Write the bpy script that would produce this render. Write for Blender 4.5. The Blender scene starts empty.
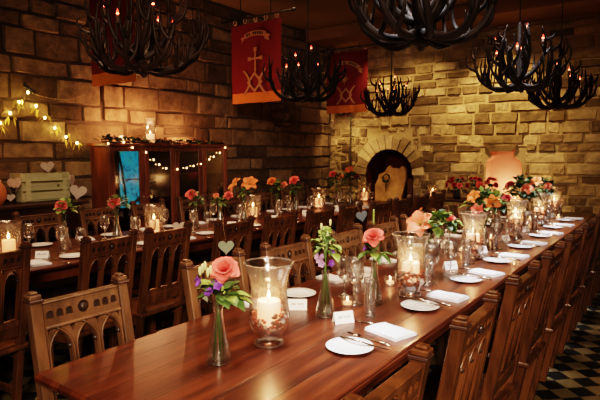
import bpy, math, random
from math import sin, cos, pi, radians
from mathutils import Vector, Matrix
random.seed(11)
sc = bpy.context.scene
COL = sc.collection
V = Vector

# ------------------------------------------------------------------ materials
def new_mat(name):
    m = bpy.data.materials.new(name); m.use_nodes = True
    nt = m.node_tree; nt.nodes.clear()
    out = nt.nodes.new('ShaderNodeOutputMaterial')
    return m, nt, out
def N(nt, t, **k):
    n = nt.nodes.new(t)
    for a, b in k.items():
        if a in n.inputs: n.inputs[a].default_value = b
        else: setattr(n, a, b)
    return n
def L(nt, a, b): nt.links.new(a, b)
def c4(c): return (c[0], c[1], c[2], 1)
def simple(name, col, rough=.6, noise=.15, scale=30, bump=.0, metal=0, emit=None, es=0, sss=0, spec=.5):
    m, nt, out = new_mat(name)
    b = N(nt, 'ShaderNodeBsdfPrincipled'); b.inputs['Roughness'].default_value = rough
    b.inputs['Metallic'].default_value = metal
    b.inputs['Specular IOR Level'].default_value = spec
    tc = N(nt, 'ShaderNodeTexCoord'); nz = N(nt, 'ShaderNodeTexNoise'); nz.inputs['Scale'].default_value = scale
    nz.inputs['Detail'].default_value = 4
    L(nt, tc.outputs['Object'], nz.inputs['Vector'])
    cr = N(nt, 'ShaderNodeMix', data_type='RGBA')
    cr.inputs[6].default_value = c4([x*(1-noise) for x in col]); cr.inputs[7].default_value = c4([min(1, x*(1+noise)) for x in col])
    L(nt, nz.outputs['Fac'], cr.inputs[0]); L(nt, cr.outputs[2], b.inputs['Base Color'])
    if bump:
        bp = N(nt, 'ShaderNodeBump'); bp.inputs['Strength'].default_value = bump; bp.inputs['Distance'].default_value = .01
        L(nt, nz.outputs['Fac'], bp.inputs['Height']); L(nt, bp.outputs[0], b.inputs['Normal'])
    if emit: b.inputs['Emission Color'].default_value = c4(emit); b.inputs['Emission Strength'].default_value = es
    if sss: b.inputs['Subsurface Weight'].default_value = sss; b.inputs['Subsurface Radius'].default_value = (.02, .01, .005)
    L(nt, b.outputs[0], out.inputs[0]); return m
def emis(name, col, s):
    m, nt, out = new_mat(name); e = N(nt, 'ShaderNodeEmission'); e.inputs[0].default_value = c4(col); e.inputs[1].default_value = s
    L(nt, e.outputs[0], out.inputs[0]); return m
def wood(name, c1, c2, rough, sc3=(3, 3, 30), bump=.15, coat=0):
    m, nt, out = new_mat(name)
    b = N(nt, 'ShaderNodeBsdfPrincipled'); b.inputs['Roughness'].default_value = rough
    b.inputs['Coat Weight'].default_value = coat; b.inputs['Coat Roughness'].default_value = .15
    tc = N(nt, 'ShaderNodeTexCoord'); mp = N(nt, 'ShaderNodeMapping'); mp.inputs['Scale'].default_value = sc3
    nz = N(nt, 'ShaderNodeTexNoise'); nz.inputs['Scale'].default_value = 1.6; nz.inputs['Detail'].default_value = 7; nz.inputs['Roughness'].default_value = .65
    L(nt, tc.outputs['Object'], mp.inputs[0]); L(nt, mp.outputs[0], nz.inputs['Vector'])
    oi = N(nt, 'ShaderNodeObjectInfo')
    cr = N(nt, 'ShaderNodeValToRGB'); cr.color_ramp.elements[0].position = .3; cr.color_ramp.elements[1].position = .72
    cr.color_ramp.elements[0].color = c4(c1); cr.color_ramp.elements[1].color = c4(c2)
    L(nt, nz.outputs['Fac'], cr.inputs[0])
    hs = N(nt, 'ShaderNodeHueSaturation'); mr = N(nt, 'ShaderNodeMapRange'); mr.inputs[3].default_value = .8; mr.inputs[4].default_value = 1.2
    L(nt, oi.outputs['Random'], mr.inputs[0]); L(nt, mr.outputs[0], hs.inputs['Value']); L(nt, cr.outputs[0], hs.inputs['Color'])
    L(nt, hs.outputs[0], b.inputs['Base Color'])
    bp = N(nt, 'ShaderNodeBump'); bp.inputs['Strength'].default_value = bump; bp.inputs['Distance'].default_value = .003
    L(nt, nz.outputs['Fac'], bp.inputs['Height']); L(nt, bp.outputs[0], b.inputs['Normal'])
    L(nt, b.outputs[0], out.inputs[0]); return m
def table_wood():
    m, nt, out = new_mat('table_planks')
    b = N(nt, 'ShaderNodeBsdfPrincipled'); b.inputs['Coat Weight'].default_value = .35; b.inputs['Coat Roughness'].default_value = .22
    tc = N(nt, 'ShaderNodeTexCoord'); sp = N(nt, 'ShaderNodeSeparateXYZ'); L(nt, tc.outputs['Object'], sp.inputs[0])
    dv = N(nt, 'ShaderNodeMath', operation='DIVIDE'); dv.inputs[1].default_value = .1433; L(nt, sp.outputs[0], dv.inputs[0])
    fl = N(nt, 'ShaderNodeMath', operation='FLOOR'); L(nt, dv.outputs[0], fl.inputs[0])
    fr = N(nt, 'ShaderNodeMath', operation='FRACT'); L(nt, dv.outputs[0], fr.inputs[0])
    wn = N(nt, 'ShaderNodeTexWhiteNoise', noise_dimensions='1D'); L(nt, fl.outputs[0], wn.inputs['W'])
    mp = N(nt, 'ShaderNodeMapping'); mp.inputs['Scale'].default_value = (14, 1.3, 1)
    L(nt, tc.outputs['Object'], mp.inputs[0])
    ad = N(nt, 'ShaderNodeVectorMath', operation='ADD'); L(nt, mp.outputs[0], ad.inputs[0])
    cb = N(nt, 'ShaderNodeCombineXYZ'); ml = N(nt, 'ShaderNodeMath', operation='MULTIPLY'); ml.inputs[1].default_value = 13
    L(nt, wn.outputs[0], ml.inputs[0]); L(nt, ml.outputs[0], cb.inputs[1]); L(nt, cb.outputs[0], ad.inputs[1])
    nz = N(nt, 'ShaderNodeTexNoise'); nz.inputs['Scale'].default_value = 1.5; nz.inputs['Detail'].default_value = 8; nz.inputs['Roughness'].default_value = .62; nz.inputs['Distortion'].default_value = .6
    L(nt, ad.outputs[0], nz.inputs['Vector'])
    cr = N(nt, 'ShaderNodeValToRGB'); e = cr.color_ramp.elements
    e[0].position = .28; e[0].color = (.022, .006, .003, 1); e[1].position = .78; e[1].color = (.20, .060, .024, 1)
    k = e.new(.5); k.color = (.085, .022, .009, 1)
    L(nt, nz.outputs['Fac'], cr.inputs[0])
    hs = N(nt, 'ShaderNodeHueSaturation'); mr = N(nt, 'ShaderNodeMapRange'); mr.inputs[3].default_value = .75; mr.inputs[4].default_value = 1.25
    L(nt, wn.outputs[0], mr.inputs[0]); L(nt, mr.outputs[0], hs.inputs['Value']); L(nt, cr.outputs[0], hs.inputs['Color'])
    pg = N(nt, 'ShaderNodeMath', operation='PINGPONG'); pg.inputs[1].default_value = .5; L(nt, fr.outputs[0], pg.inputs[0])
    gt = N(nt, 'ShaderNodeMapRange'); gt.inputs[1].default_value = .0; gt.inputs[2].default_value = .022; L(nt, pg.outputs[0], gt.inputs[0])
    mx = N(nt, 'ShaderNodeMix', data_type='RGBA'); mx.inputs[6].default_value = (.02, .006, .003, 1)
    L(nt, gt.outputs[0], mx.inputs[0]); L(nt, hs.outputs[0], mx.inputs[7]); L(nt, mx.outputs[2], b.inputs['Base Color'])
    rr = N(nt, 'ShaderNodeMapRange'); rr.inputs[3].default_value = .42; rr.inputs[4].default_value = .24; L(nt, nz.outputs['Fac'], rr.inputs[0]); L(nt, rr.outputs[0], b.inputs['Roughness'])
    bp = N(nt, 'ShaderNodeBump'); bp.inputs['Strength'].default_value = .35; bp.inputs['Distance'].default_value = .004
    am = N(nt, 'ShaderNodeMath', operation='MULTIPLY_ADD'); am.inputs[1].default_value = .35; L(nt, nz.outputs['Fac'], am.inputs[0]); L(nt, gt.outputs[0], am.inputs[2])
    L(nt, am.outputs[0], bp.inputs['Height']); L(nt, bp.outputs[0], b.inputs['Normal']); L(nt, bp.outputs[0], b.inputs['Coat Normal'])
    L(nt, b.outputs[0], out.inputs[0]); return m
def stone_mat(name, ca, cb_, cc, bump=.6):
    m, nt, out = new_mat(name)
    b = N(nt, 'ShaderNodeBsdfPrincipled'); b.inputs['Roughness'].default_value = .92; b.inputs['Specular IOR Level'].default_value = .2
    at = N(nt, 'ShaderNodeAttribute', attribute_name='tone')
    sp = N(nt, 'ShaderNodeSeparateColor'); L(nt, at.outputs['Color'], sp.inputs[0])
    g2 = N(nt, 'ShaderNodeTexNoise'); g2.inputs['Scale'].default_value = 1.1; g2.inputs['Detail'].default_value = 5
    tc = N(nt, 'ShaderNodeTexCoord'); nz = N(nt, 'ShaderNodeTexNoise'); nz.inputs['Scale'].default_value = 9; nz.inputs['Detail'].default_value = 9; nz.inputs['Roughness'].default_value = .7
    L(nt, tc.outputs['Object'], nz.inputs['Vector'])
    cr = N(nt, 'ShaderNodeValToRGB'); e = cr.color_ramp.elements
    e[0].position = 0; e[0].color = c4(ca); e[1].position = 1; e[1].color = c4(cc); k = e.new(.5); k.color = c4(cb_)
    L(nt, sp.outputs[0], cr.inputs[0])
    L(nt, tc.outputs['Object'], g2.inputs['Vector'])
    av = N(nt, 'ShaderNodeMath', operation='MULTIPLY_ADD'); av.inputs[1].default_value = .55; hf = N(nt, 'ShaderNodeMath', operation='MULTIPLY'); hf.inputs[1].default_value = .45
    L(nt, g2.outputs['Fac'], hf.inputs[0]); L(nt, nz.outputs['Fac'], av.inputs[0]); L(nt, hf.outputs[0], av.inputs[2])
    mr = N(nt, 'ShaderNodeMapRange'); mr.inputs[1].default_value = .34; mr.inputs[2].default_value = .66; mr.inputs[3].default_value = .38; mr.inputs[4].default_value = 1.5
    L(nt, av.outputs[0], mr.inputs[0])
    hs = N(nt, 'ShaderNodeHueSaturation'); L(nt, cr.outputs[0], hs.inputs['Color']); L(nt, mr.outputs[0], hs.inputs['Value'])
    L(nt, hs.outputs[0], b.inputs['Base Color'])
    bp = N(nt, 'ShaderNodeBump'); bp.inputs['Strength'].default_value = bump; bp.inputs['Distance'].default_value = .03
    L(nt, nz.outputs['Fac'], bp.inputs['Height']); L(nt, bp.outputs[0], b.inputs['Normal'])
    L(nt, b.outputs[0], out.inputs[0]); return m
def glass_mat(name, tint=(1, 1, 1), body=.06, refl=.9):
    m, nt, out = new_mat(name)
    tr = N(nt, 'ShaderNodeBsdfTransparent'); tr.inputs[0].default_value = c4(tint)
    gl = N(nt, 'ShaderNodeBsdfGlossy'); gl.inputs['Roughness'].default_value = .11; gl.inputs[0].default_value = (1, .97, .93, 1)
    df = N(nt, 'ShaderNodeBsdfTranslucent'); df.inputs[0].default_value = (.8, .75, .7, 1)
    lw = N(nt, 'ShaderNodeLayerWeight'); lw.inputs[0].default_value = .42
    mr = N(nt, 'ShaderNodeMapRange'); mr.inputs[3].default_value = .03; mr.inputs[4].default_value = refl; L(nt, lw.outputs['Facing'], mr.inputs[0])
    m0 = N(nt, 'ShaderNodeMixShader'); m0.inputs[0].default_value = body; L(nt, tr.outputs[0], m0.inputs[1]); L(nt, df.outputs[0], m0.inputs[2])
    m1 = N(nt, 'ShaderNodeMixShader'); L(nt, mr.outputs[0], m1.inputs[0]); L(nt, m0.outputs[0], m1.inputs[1]); L(nt, gl.outputs[0], m1.inputs[2])
    L(nt, m1.outputs[0], out.inputs[0]); return m
def tiles():
    m, nt, out = new_mat('chequered_tiles')
    b = N(nt, 'ShaderNodeBsdfPrincipled'); b.inputs['Roughness'].default_value = .5
    tc = N(nt, 'ShaderNodeTexCoord'); mp = N(nt, 'ShaderNodeMapping'); mp.inputs['Rotation'].default_value = (0, 0, pi/4)
    ck = N(nt, 'ShaderNodeTexChecker'); ck.inputs['Scale'].default_value = 1/.118; ck.inputs['Color1'].default_value = (.15, .115, .055, 1); ck.inputs['Color2'].default_value = (.004, .0035, .003, 1)
    L(nt, tc.outputs['Object'], mp.inputs[0]); L(nt, mp.outputs[0], ck.inputs[0])
    nz = N(nt, 'ShaderNodeTexNoise'); nz.inputs['Scale'].default_value = 12; L(nt, tc.outputs['Object'], nz.inputs['Vector'])
    hs = N(nt, 'ShaderNodeHueSaturation'); mr = N(nt, 'ShaderNodeMapRange'); mr.inputs[3].default_value = .7; mr.inputs[4].default_value = 1.3
    L(nt, nz.outputs['Fac'], mr.inputs[0]); L(nt, mr.outputs[0], hs.inputs['Value']); L(nt, ck.outputs[0], hs.inputs['Color']); L(nt, hs.outputs[0], b.inputs['Base Color'])
    L(nt, b.outputs[0], out.inputs[0]); return m
def blue_reflection():  # emission paints the blue reflection in the cabinet glass
    m, nt, out = new_mat('blue_reflection_glow')
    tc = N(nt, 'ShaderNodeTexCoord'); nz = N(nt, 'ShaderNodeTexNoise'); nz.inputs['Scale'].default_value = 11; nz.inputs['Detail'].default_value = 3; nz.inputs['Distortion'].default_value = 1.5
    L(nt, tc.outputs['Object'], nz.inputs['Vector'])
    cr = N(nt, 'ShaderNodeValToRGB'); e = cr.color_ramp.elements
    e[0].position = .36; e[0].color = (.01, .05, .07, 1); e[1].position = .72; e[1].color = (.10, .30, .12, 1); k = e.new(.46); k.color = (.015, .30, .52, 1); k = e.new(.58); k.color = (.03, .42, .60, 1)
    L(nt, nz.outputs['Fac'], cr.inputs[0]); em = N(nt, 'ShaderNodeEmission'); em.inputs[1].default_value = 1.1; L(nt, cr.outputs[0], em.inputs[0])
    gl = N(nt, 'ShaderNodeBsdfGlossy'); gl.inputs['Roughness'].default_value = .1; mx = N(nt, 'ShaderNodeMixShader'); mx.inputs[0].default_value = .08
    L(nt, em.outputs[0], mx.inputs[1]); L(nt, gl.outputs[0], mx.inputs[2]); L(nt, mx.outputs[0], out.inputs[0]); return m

M = dict(
 chair=wood('carved_oak', (.026, .013, .007), (.185, .090, .042), .42, (9, 9, 1.6), .5),
 chair_red=wood('varnished_oak', (.024, .009, .004), (.185, .072, .026), .34, (9, 9, 1.6), .5, coat=.15),
 chair_dark=wood('recess_shade', (.012, .005, .003), (.035, .013, .006), .7, (5, 5, 5)),  # darker wood paints shade into the recesses of the carved rail
 cap=simple('post_cap_band', (.05, .025, .02), .35, .2),
 boss=simple('carved_boss', (.035, .022, .017), .28, .2),
 table=table_wood(),
 cabinet=wood('cabinet_mahogany', (.06, .016, .008), (.28, .085, .035), .35, (6, 6, 1.5), coat=.2),
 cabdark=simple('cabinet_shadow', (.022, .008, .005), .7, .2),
 console=wood('dark_console_wood', (.02, .007, .005), (.06, .018, .010), .4, (6, 2, 6)),
 crate=wood('sage_painted_wood', (.30, .30, .17), (.52, .50, .30), .7, (3, 3, 20)),
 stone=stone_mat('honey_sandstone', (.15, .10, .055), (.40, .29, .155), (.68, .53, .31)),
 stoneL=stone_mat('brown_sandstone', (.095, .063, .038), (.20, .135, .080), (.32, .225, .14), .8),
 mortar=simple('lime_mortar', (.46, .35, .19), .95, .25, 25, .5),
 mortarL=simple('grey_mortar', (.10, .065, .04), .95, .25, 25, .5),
 alcove=simple('oxblood_plaster', (.13, .016, .012), .9, .3, 12, .3),
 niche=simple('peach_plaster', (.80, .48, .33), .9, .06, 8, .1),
 ceil=simple('ochre_ceiling', (.30, .20, .10), .9, .15, 3, .1),
 beam=simple('painted_beam', (.25, .13, .06), .7, .2, 6, .1),
 plain=simple('dim_plaster', (.16, .10, .06), .9, .1, 4),
 tile=tiles(),
 glass=glass_mat('clear_glass', (.99, .99, .99), .045, .85), pane=glass_mat('pane_glass', (.75, .7, .65), .02, .6),
 rim=glass_mat('thick_glass', (.97, .97, .97), .35, .8),
 mercury=glass_mat('frosted_gold_glass', (1, .94, .86), .13, .6),
 wax=simple('candle_wax', (.9, .60, .42), .6, .05, emit=(1, .38, .17), es=1.7),  # emission paints the flame's glow through the wax
 wick=simple('wick', (.02, .015, .01), .9), flame=emis('flame', (1, .60, .25), 22),
 bulb=emis('flame_bulb', (1, .07, .03), 3), bulbcore=emis('bulb_filament', (1, .30, .12), 16),
 fairy=emis('fairy_bulb', (1, .66, .22), 26), fairyw=emis('warm_fairy_bulb', (1, .58, .24), 14),
 wire=simple('wire', (.03, .02, .012), .6), gauze=simple('straw_gauze', (.55, .42, .10), .9, .2, 40),
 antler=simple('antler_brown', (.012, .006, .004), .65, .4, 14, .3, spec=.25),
 antler_lit=simple('antler_lit_brown', (.036, .018, .011), .5, .4, 14, .3, spec=.3),  # brighter copy of antler brown, with light painted in for the left chandelier
 iron=simple('black_iron', (.015, .012, .010), .5, .2), ctube=simple('candle_sleeve', (.10, .05, .03), .6),
 red=simple('crimson_cloth', (.15, .006, .010), .9, .12, 60, .1), gold=simple('orange_cloth', (.50, .15, .03), .9, .1, 60),
 emblem=simple('tan_applique', (.36, .17, .08), .85, .1, 60), pale=simple('pale_tab', (.42, .30, .22), .8), ink=simple('ink', (.03, .02, .02), .8),
 china=simple('white_china', (.66, .68, .70), .18, .02), napkin=simple('white_linen', (.70, .72, .78), .85, .04, 120, .05),
 card=simple('white_card', (.85, .83, .80), .7, .02), steel=simple('cutlery_steel', (.55, .45, .38), .22, .05, metal=1),
 coral=simple('coral_petal', (.70, .13, .11), .6, .2, 40, sss=.1), peach=simple('peach_petal', (.74, .20, .115), .6, .2, 40, sss=.1),
 redp=simple('deep_red_petal', (.30, .016, .016), .6, .3, 40), orange=simple('orange_petal', (.62, .16, .04), .6, .2, 40),
 purple=simple('violet_petal', (.17, .05, .30), .6, .3, 40), lilac=simple('lilac_petal', (.38, .24, .42), .6, .2, 40), bud=simple('cream_bud', (.62, .62, .32), .6, .2, 40),
 leaf=simple('leaf_green', (.075, .14, .035), .5, .35, 25), leafl=simple('light_leaf', (.22, .30, .07), .5, .3, 25), leafd=simple('dark_leaf', (.025, .05, .018), .5, .35, 25),
 pot1=simple('dried_petal', (.45, .10, .05), .7, .4, 50), pot2=simple('shell', (.70, .50, .38), .5, .3, 50), pot3=simple('cone_brown', (.15, .07, .04), .7, .4, 50),
 heart=simple('white_painted_wood', (.50, .42, .35), .7, .15, 20), hearts=simple('sage_painted_heart', (.30, .33, .24), .7, .15, 20), heartb=simple('slate_blue_heart', (.22, .26, .32), .7, .15, 20),
 string=simple('twine', (.35, .22, .12), .9), slab=wood('live_edge_timber', (.34, .17, .06), (.72, .42, .17), .6, (4, 4, 4), .4),
 blue=blue_reflection(), refl_edge=simple('reflection_bars', (.02, .02, .02), .5), amber=simple('amber_jar', (.40, .13, .05), .35, .2, emit=(1, .25, .06), es=.04),
 water=glass_mat('water', (.95, .95, .92), .08, .3),
)

# ------------------------------------------------------------------ mesh builder
class MB:
    def __init__(s): s.v = []; s.f = []; s.m = []; s.sm = []; s.mats = []; s.tone = []
    def mi(s, m):
        if m not in s.mats: s.mats.append(m)
        return s.mats.index(m)
    def add(s, vs, fs, m='chair', smooth=False, tone=None):
        o = len(s.v); s.v += [V(p) for p in vs]; i = s.mi(m)
        for f in fs: s.f.append([a+o for a in f]); s.m.append(i); s.sm.append(smooth)
        s.tone += [tone if tone is not None else .5]*len(vs)
    def box(s, x0, x1, y0, y1, z0, z1, m='chair', c=0., fn=None):
        x0, x1 = sorted((x0, x1)); y0, y1 = sorted((y0, y1)); z0, z1 = sorted((z0, z1))
        if c <= 0:
            vs = [(x, y, z) for x in (x0, x1) for y in (y0, y1) for z in (z0, z1)]
            fs = [(0, 1, 3, 2), (4, 6, 7, 5), (0, 4, 5, 1), (2, 3, 7, 6), (0, 2, 6, 4), (1, 5, 7, 3)]
        else:
            vs = []; 
            cx, cy, cz = (x0+x1)/2, (y0+y1)/2, (z0+z1)/2; hx, hy, hz = (x1-x0)/2, (y1-y0)/2, (z1-z0)/2
            idx = {}
            for sx in (-1, 1):
                for sy in (-1, 1):
                    for sz in (-1, 1):
                        for ax in range(3):
                            d = [hx-c, hy-c, hz-c]; d[ax] = (hx, hy, hz)[ax]
                            idx[(sx, sy, sz, ax)] = len(vs); vs.append((cx+sx*d[0], cy+sy*d[1], cz+sz*d[2]))
            fs = []
            for ax in range(3):
                o1, o2 = [a for a in range(3) if a != ax]
                for sg in (-1, 1):
                    q = []
                    for a, b in ((-1, -1), (1, -1), (1, 1), (-1, 1)):
                        k = [0, 0, 0]; k[ax] = sg; k[o1] = a; k[o2] = b; q.append(idx[(*k, ax)])
                    if (sg > 0) == (ax == 1): q.reverse()
                    fs.append(q)
            for ax in range(3):
                o1, o2 = [a for a in range(3) if a != ax]
                for a in (-1, 1):
                    for b in (-1, 1):
                        k1 = [0, 0, 0]; k1[ax] = -1; k1[o1] = a; k1[o2] = b; k2 = list(k1); k2[ax] = 1
                        fs.append([idx[(*k1, o1)], idx[(*k2, o1)], idx[(*k2, o2)], idx[(*k1, o2)]])
            for sx in (-1, 1):
                for sy in (-1, 1):
                    for sz in (-1, 1): fs.append([idx[(sx, sy, sz, a)] for a in range(3)])
        if fn: vs = [fn(V(p)) for p in vs]
        s.add(vs, fs, m)
    def lathe(s, prof, m='glass', n=20, cx=0, cy=0, cz=0, close=False, ruf=0, rufn=8, r0=1):
        vs = []; k = len(prof)
        for i in range(n):
            a = 2*pi*i/n
            for (r, z) in prof:
                w = ruf*max(0, (z-r0))*cos(rufn*a) if ruf else 0
                vs.append((cx+(r+w)*cos(a), cy+(r+w)*sin(a), cz+z))
        fs = []
        for i in range(n):
            j = (i+1) % n
            for q in range(k-1): fs.append((i*k+q, j*k+q, j*k+q+1, i*k+q+1))
        s.add(vs, fs, m, True)
    def tube(s, pts, rad, m='chair', n=6, cap=True, smooth=True):
        pts = [V(p) for p in pts]; k = len(pts)
        if not hasattr(rad, '__len__'): rad = [rad]*k
        t = (pts[1]-pts[0]).normalized(); up = V((0, 0, 1)) if abs(t.z) < .9 else V((1, 0, 0))
        nrm = t.cross(up).normalized(); vs = []
        for i, p in enumerate(pts):
            t = (pts[min(i+1, k-1)]-pts[max(i-1, 0)])
            if t.length < 1e-9: t = V((0, 0, 1))
            t.normalize(); nrm = (nrm-t*nrm.dot(t))
            if nrm.length < 1e-6: nrm = t.orthogonal()
            nrm.normalize(); b = t.cross(nrm)
            for j in range(n): a = 2*pi*j/n; vs.append(p+(nrm*cos(a)+b*sin(a))*rad[i])
        fs = [(i*n+j, i*n+(j+1) % n, (i+1)*n+(j+1) % n, (i+1)*n+j) for i in range(k-1) for j in range(n)]
        if cap: fs += [list(range(n))[::-1], [(k-1)*n+j for j in range(n)]]
        s.add(vs, fs, m, smooth)
    def blob(s, c, r, m, n=7, sq=(1, 1, 1), jit=0):
        vs = [(c[0], c[1], c[2]-r*sq[2])]; rows = 4
        for i in range(1, rows):
            t = pi*i/rows
            for j in range(n):
                a = 2*pi*j/n; q = 1+random.uniform(-jit, jit)
                vs.append((c[0]+r*sq[0]*q*sin(t)*cos(a), c[1]+r*sq[1]*q*sin(t)*sin(a), c[2]-r*sq[2]*q*cos(t)))
        vs.append((c[0], c[1], c[2]+r*sq[2])); e = len(vs)-1; fs = []
        for j in range(n):
            k = (j+1) % n; fs.append((0, 1+k, 1+j)); fs.append((e, 1+(rows-2)*n+j, 1+(rows-2)*n+k))
            for i in range(rows-2): fs.append((1+i*n+j, 1+i*n+k, 1+(i+1)*n+k, 1+(i+1)*n+j))
        s.add(vs, fs, m, True)
    def poly(s, pts, m, thick, origin, u, w, nrm, holes=(), tone=None):
        """flat outline (2-D pts) with holes, extruded along nrm from 0 to thick"""
        cu = bpy.data.curves.new('tmp', 'CURVE'); cu.dimensions = '2D'; cu.fill_mode = 'BOTH'; cu.extrude = thick/2
        for ring in [pts]+list(holes):
            sp = cu.splines.new('POLY'); sp.points.add(len(ring)-1); sp.use_cyclic_u = True
            for i, (a, b) in enumerate(ring): sp.points[i].co = (a, b, 0, 1)
        ob = bpy.data.objects.new('tmp', cu); me = bpy.data.meshes.new_from_object(ob)
        vs = [origin+u*p.co.x+w*p.co.y+nrm*(p.co.z+thick/2) for p in me.vertices]
        s.add(vs, [list(f.vertices) for f in me.polygons], m, False, tone)
        bpy.data.objects.remove(ob); bpy.data.curves.remove(cu); bpy.data.meshes.remove(me)
    def mesh(s, name):
        me = bpy.data.meshes.new(name); me.from_pydata([tuple(p) for p in s.v], [], s.f)
        for k in s.mats: me.materials.append(M[k])
        me.polygons.foreach_set('material_index', s.m); me.polygons.foreach_set('use_smooth', s.sm)
        if any(t != .5 for t in s.tone):
            ca = me.color_attributes.new('tone', 'FLOAT_COLOR', 'POINT')
            ca.data.foreach_set('color', [x for t in s.tone for x in (t, t, t, 1)])
        me.update(); return me
    def obj(s, name, parent=None, loc=None, rz=0):
        o = bpy.data.objects.new(name, s.mesh(name)); COL.objects.link(o)
        if parent: o.parent = parent
        if loc is not None: o.location = loc
        if rz: o.rotation_euler = (0, 0, rz)
        return o
def tag(o, label=None, cat=None, group=None, kind=None):
    if label: o['label'] = label
    if cat: o['category'] = cat
    if group: o['group'] = group
    if kind: o['kind'] = kind
    return o
def empty(name, loc=(0, 0, 0), rz=0):
    o = bpy.data.objects.new(name, None); COL.objects.link(o); o.location = loc; o.rotation_euler = (0, 0, rz); o.empty_display_size = .05
    return o
def dup(o, parent=None):
    c = o.copy(); COL.objects.link(c)
    if parent: c.parent = parent
    for ch in [x for x in KIDS.get(o.name, [])]: d = dup(ch, c); 
    KIDS[c.name] = [x for x in COL.objects if False]
    return c
KIDS = {}
def kids(o):
    KIDS[o.name] = [c for c in COL.objects if c.parent == o]
    for c in KIDS[o.name]: kids(c)
ORD = ['first', 'second', 'third', 'fourth', 'fifth', 'sixth', 'seventh', 'eighth', 'ninth', 'tenth', 'eleventh', 'twelfth']

# ------------------------------------------------------------------ setting
XL, YB, ZC = -4.72, 7.4, 3.1     # left wall, back wall, soffit height
XR, YF = 2.6, -2.4
def struct(mb, name): o = mb.obj(name); o['kind'] = 'structure'; return o
b = MB(); b.box(XL-.6, XR+.2, YF-.2, YB+.9, -.1, 0, 'tile'); struct(b, 'floor')
b = MB(); b.box(XL-.2, XR+.2, YF-.2, YB+.9, 3.27, 3.37, 'ceil'); struct(b, 'ceiling')
b = MB(); b.box(XL, XR, 6.65, YB, ZC, 3.27, 'beam', .01); b.box(XL, XR, 7.33, YB, ZC-.03, ZC, 'ceil'); struct(b, 'trim_1')
b = MB(); b.box(XR, XR+.15, YF, YB, 0, 3.27, 'plain'); struct(b, 'wall_right')
b = MB(); b.box(XL, XR, YF-.15, YF, 0, 3.27, 'plain'); struct(b, 'wall_front')

ACX, AR, ASP = -3.635, .395, 1.10       # arch centre, radius, springing height
NICHE = [(-2.18, .80), (-1.705, .80), (-1.705, 1.27), (-1.73, 1.33), (-1.78, 1.37), (-1.815, 1.40), (-1.80, 1.50), (-2.15, 1.50), (-2.10, 1.40), (-2.13, 1.36), (-2.175, 1.32), (-2.18, 1.26)]
def arch_pts(cx, r, z0, zs, n=14):
    return [(cx-r, z0), (cx+r, z0)] + [(cx+r*cos(pi*i/n), zs+r*sin(pi*i/n)) for i in range(n+1)]
def stones(mb, u0, u1, z0, z1, hr, lr, place, openings, mat, proud=.03, rubble=None, fixed=None):
    z = z0; row = 0
    while z < z1-.02:
        h = random.uniform(*hr)
        if z1-z-h < .06: h = z1-z
        u = u0-random.uniform(0, .2); 
        while u < u1:
            w = random.uniform(*lr)*(1.0+.6*(random.random() < .2)); 
            rb = rubble and rubble(u+w/2, z+h/2)
            if rb: w *= .55
            segs = [(max(u, u0), min(u+w, u1), z, z+h)]
            if rb and random.random() < .35: segs = [(segs[0][0], segs[0][1], z, z+h*.5), (segs[0][0], segs[0][1], z+h*.5, z+h)]
            for (a, c, za, zb) in segs:
                for (oa, oc, oz0, oz1) in openings:
                    if za < oz1 and zb > oz0:
                        if a < oc and c > oa:
                            if a >= oa and c <= oc: c = a
                            elif a < oa and c > oc: c = oa
                            elif a < oa: c = oa
                            else: a = oc
                if c-a < .035: continue
                one_stone(mb, a, c, za, zb, place, mat, proud, .022 if rb else .012)
            u += w
        z += h; row += 1
def one_stone(mb, a, c, za, zb, place, mat, proud, jit, tone=None):
    g = .008; a += g; c -= g; za += g*.8; zb -= g*.8
    nx, nz = 6, 4; base = random.uniform(.2, 1)*proud; tone = random.random() if tone is None else tone
    J = [(random.uniform(-jit, jit), random.uniform(-jit, jit)) for _ in range(4)]
    sk = random.uniform(-.012, .012); vs = []
    for i in range(nx+1):
        for j in range(nz+1):
            p, q = i/nx, j/nz
            e = min(p, 1-p)*(c-a), min(q, 1-q)*(zb-za)
            d = min(e[0], e[1])
            jx = (J[0][0]*(1-p)*(1-q)+J[1][0]*p*(1-q)+J[2][0]*p*q+J[3][0]*(1-p)*q); jz = (J[0][1]*(1-p)*(1-q)+J[1][1]*p*(1-q)+J[2][1]*p*q+J[3][1]*(1-p)*q)
            dep = -.012 if d <= 1e-6 else base+random.uniform(-.006, .006)+sk*(p-.5)
            edge = random.uniform(-.005, .005)
            ew = min(.25, .012/(c-a)); eh = min(.3, .012/(zb-za)); pp = p if d <= 1e-6 else (ew if p < .2 else 1-ew if p > .8 else p); qq = q if d <= 1e-6 else (eh if q < .3 else 1-eh if q > .7 else q)
            vs.append(place(a+(c-a)*pp+jx+edge, za+(zb-za)*qq+jz+edge, dep))
    fs = [(i*(nz+1)+j, (i+1)*(nz+1)+j, (i+1)*(nz+1)+j+1, i*(nz+1)+j+1) for i in range(nx) for j in range(nz)]
    mb.add(vs, fs, mat, False, tone*.98+.003)
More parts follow.
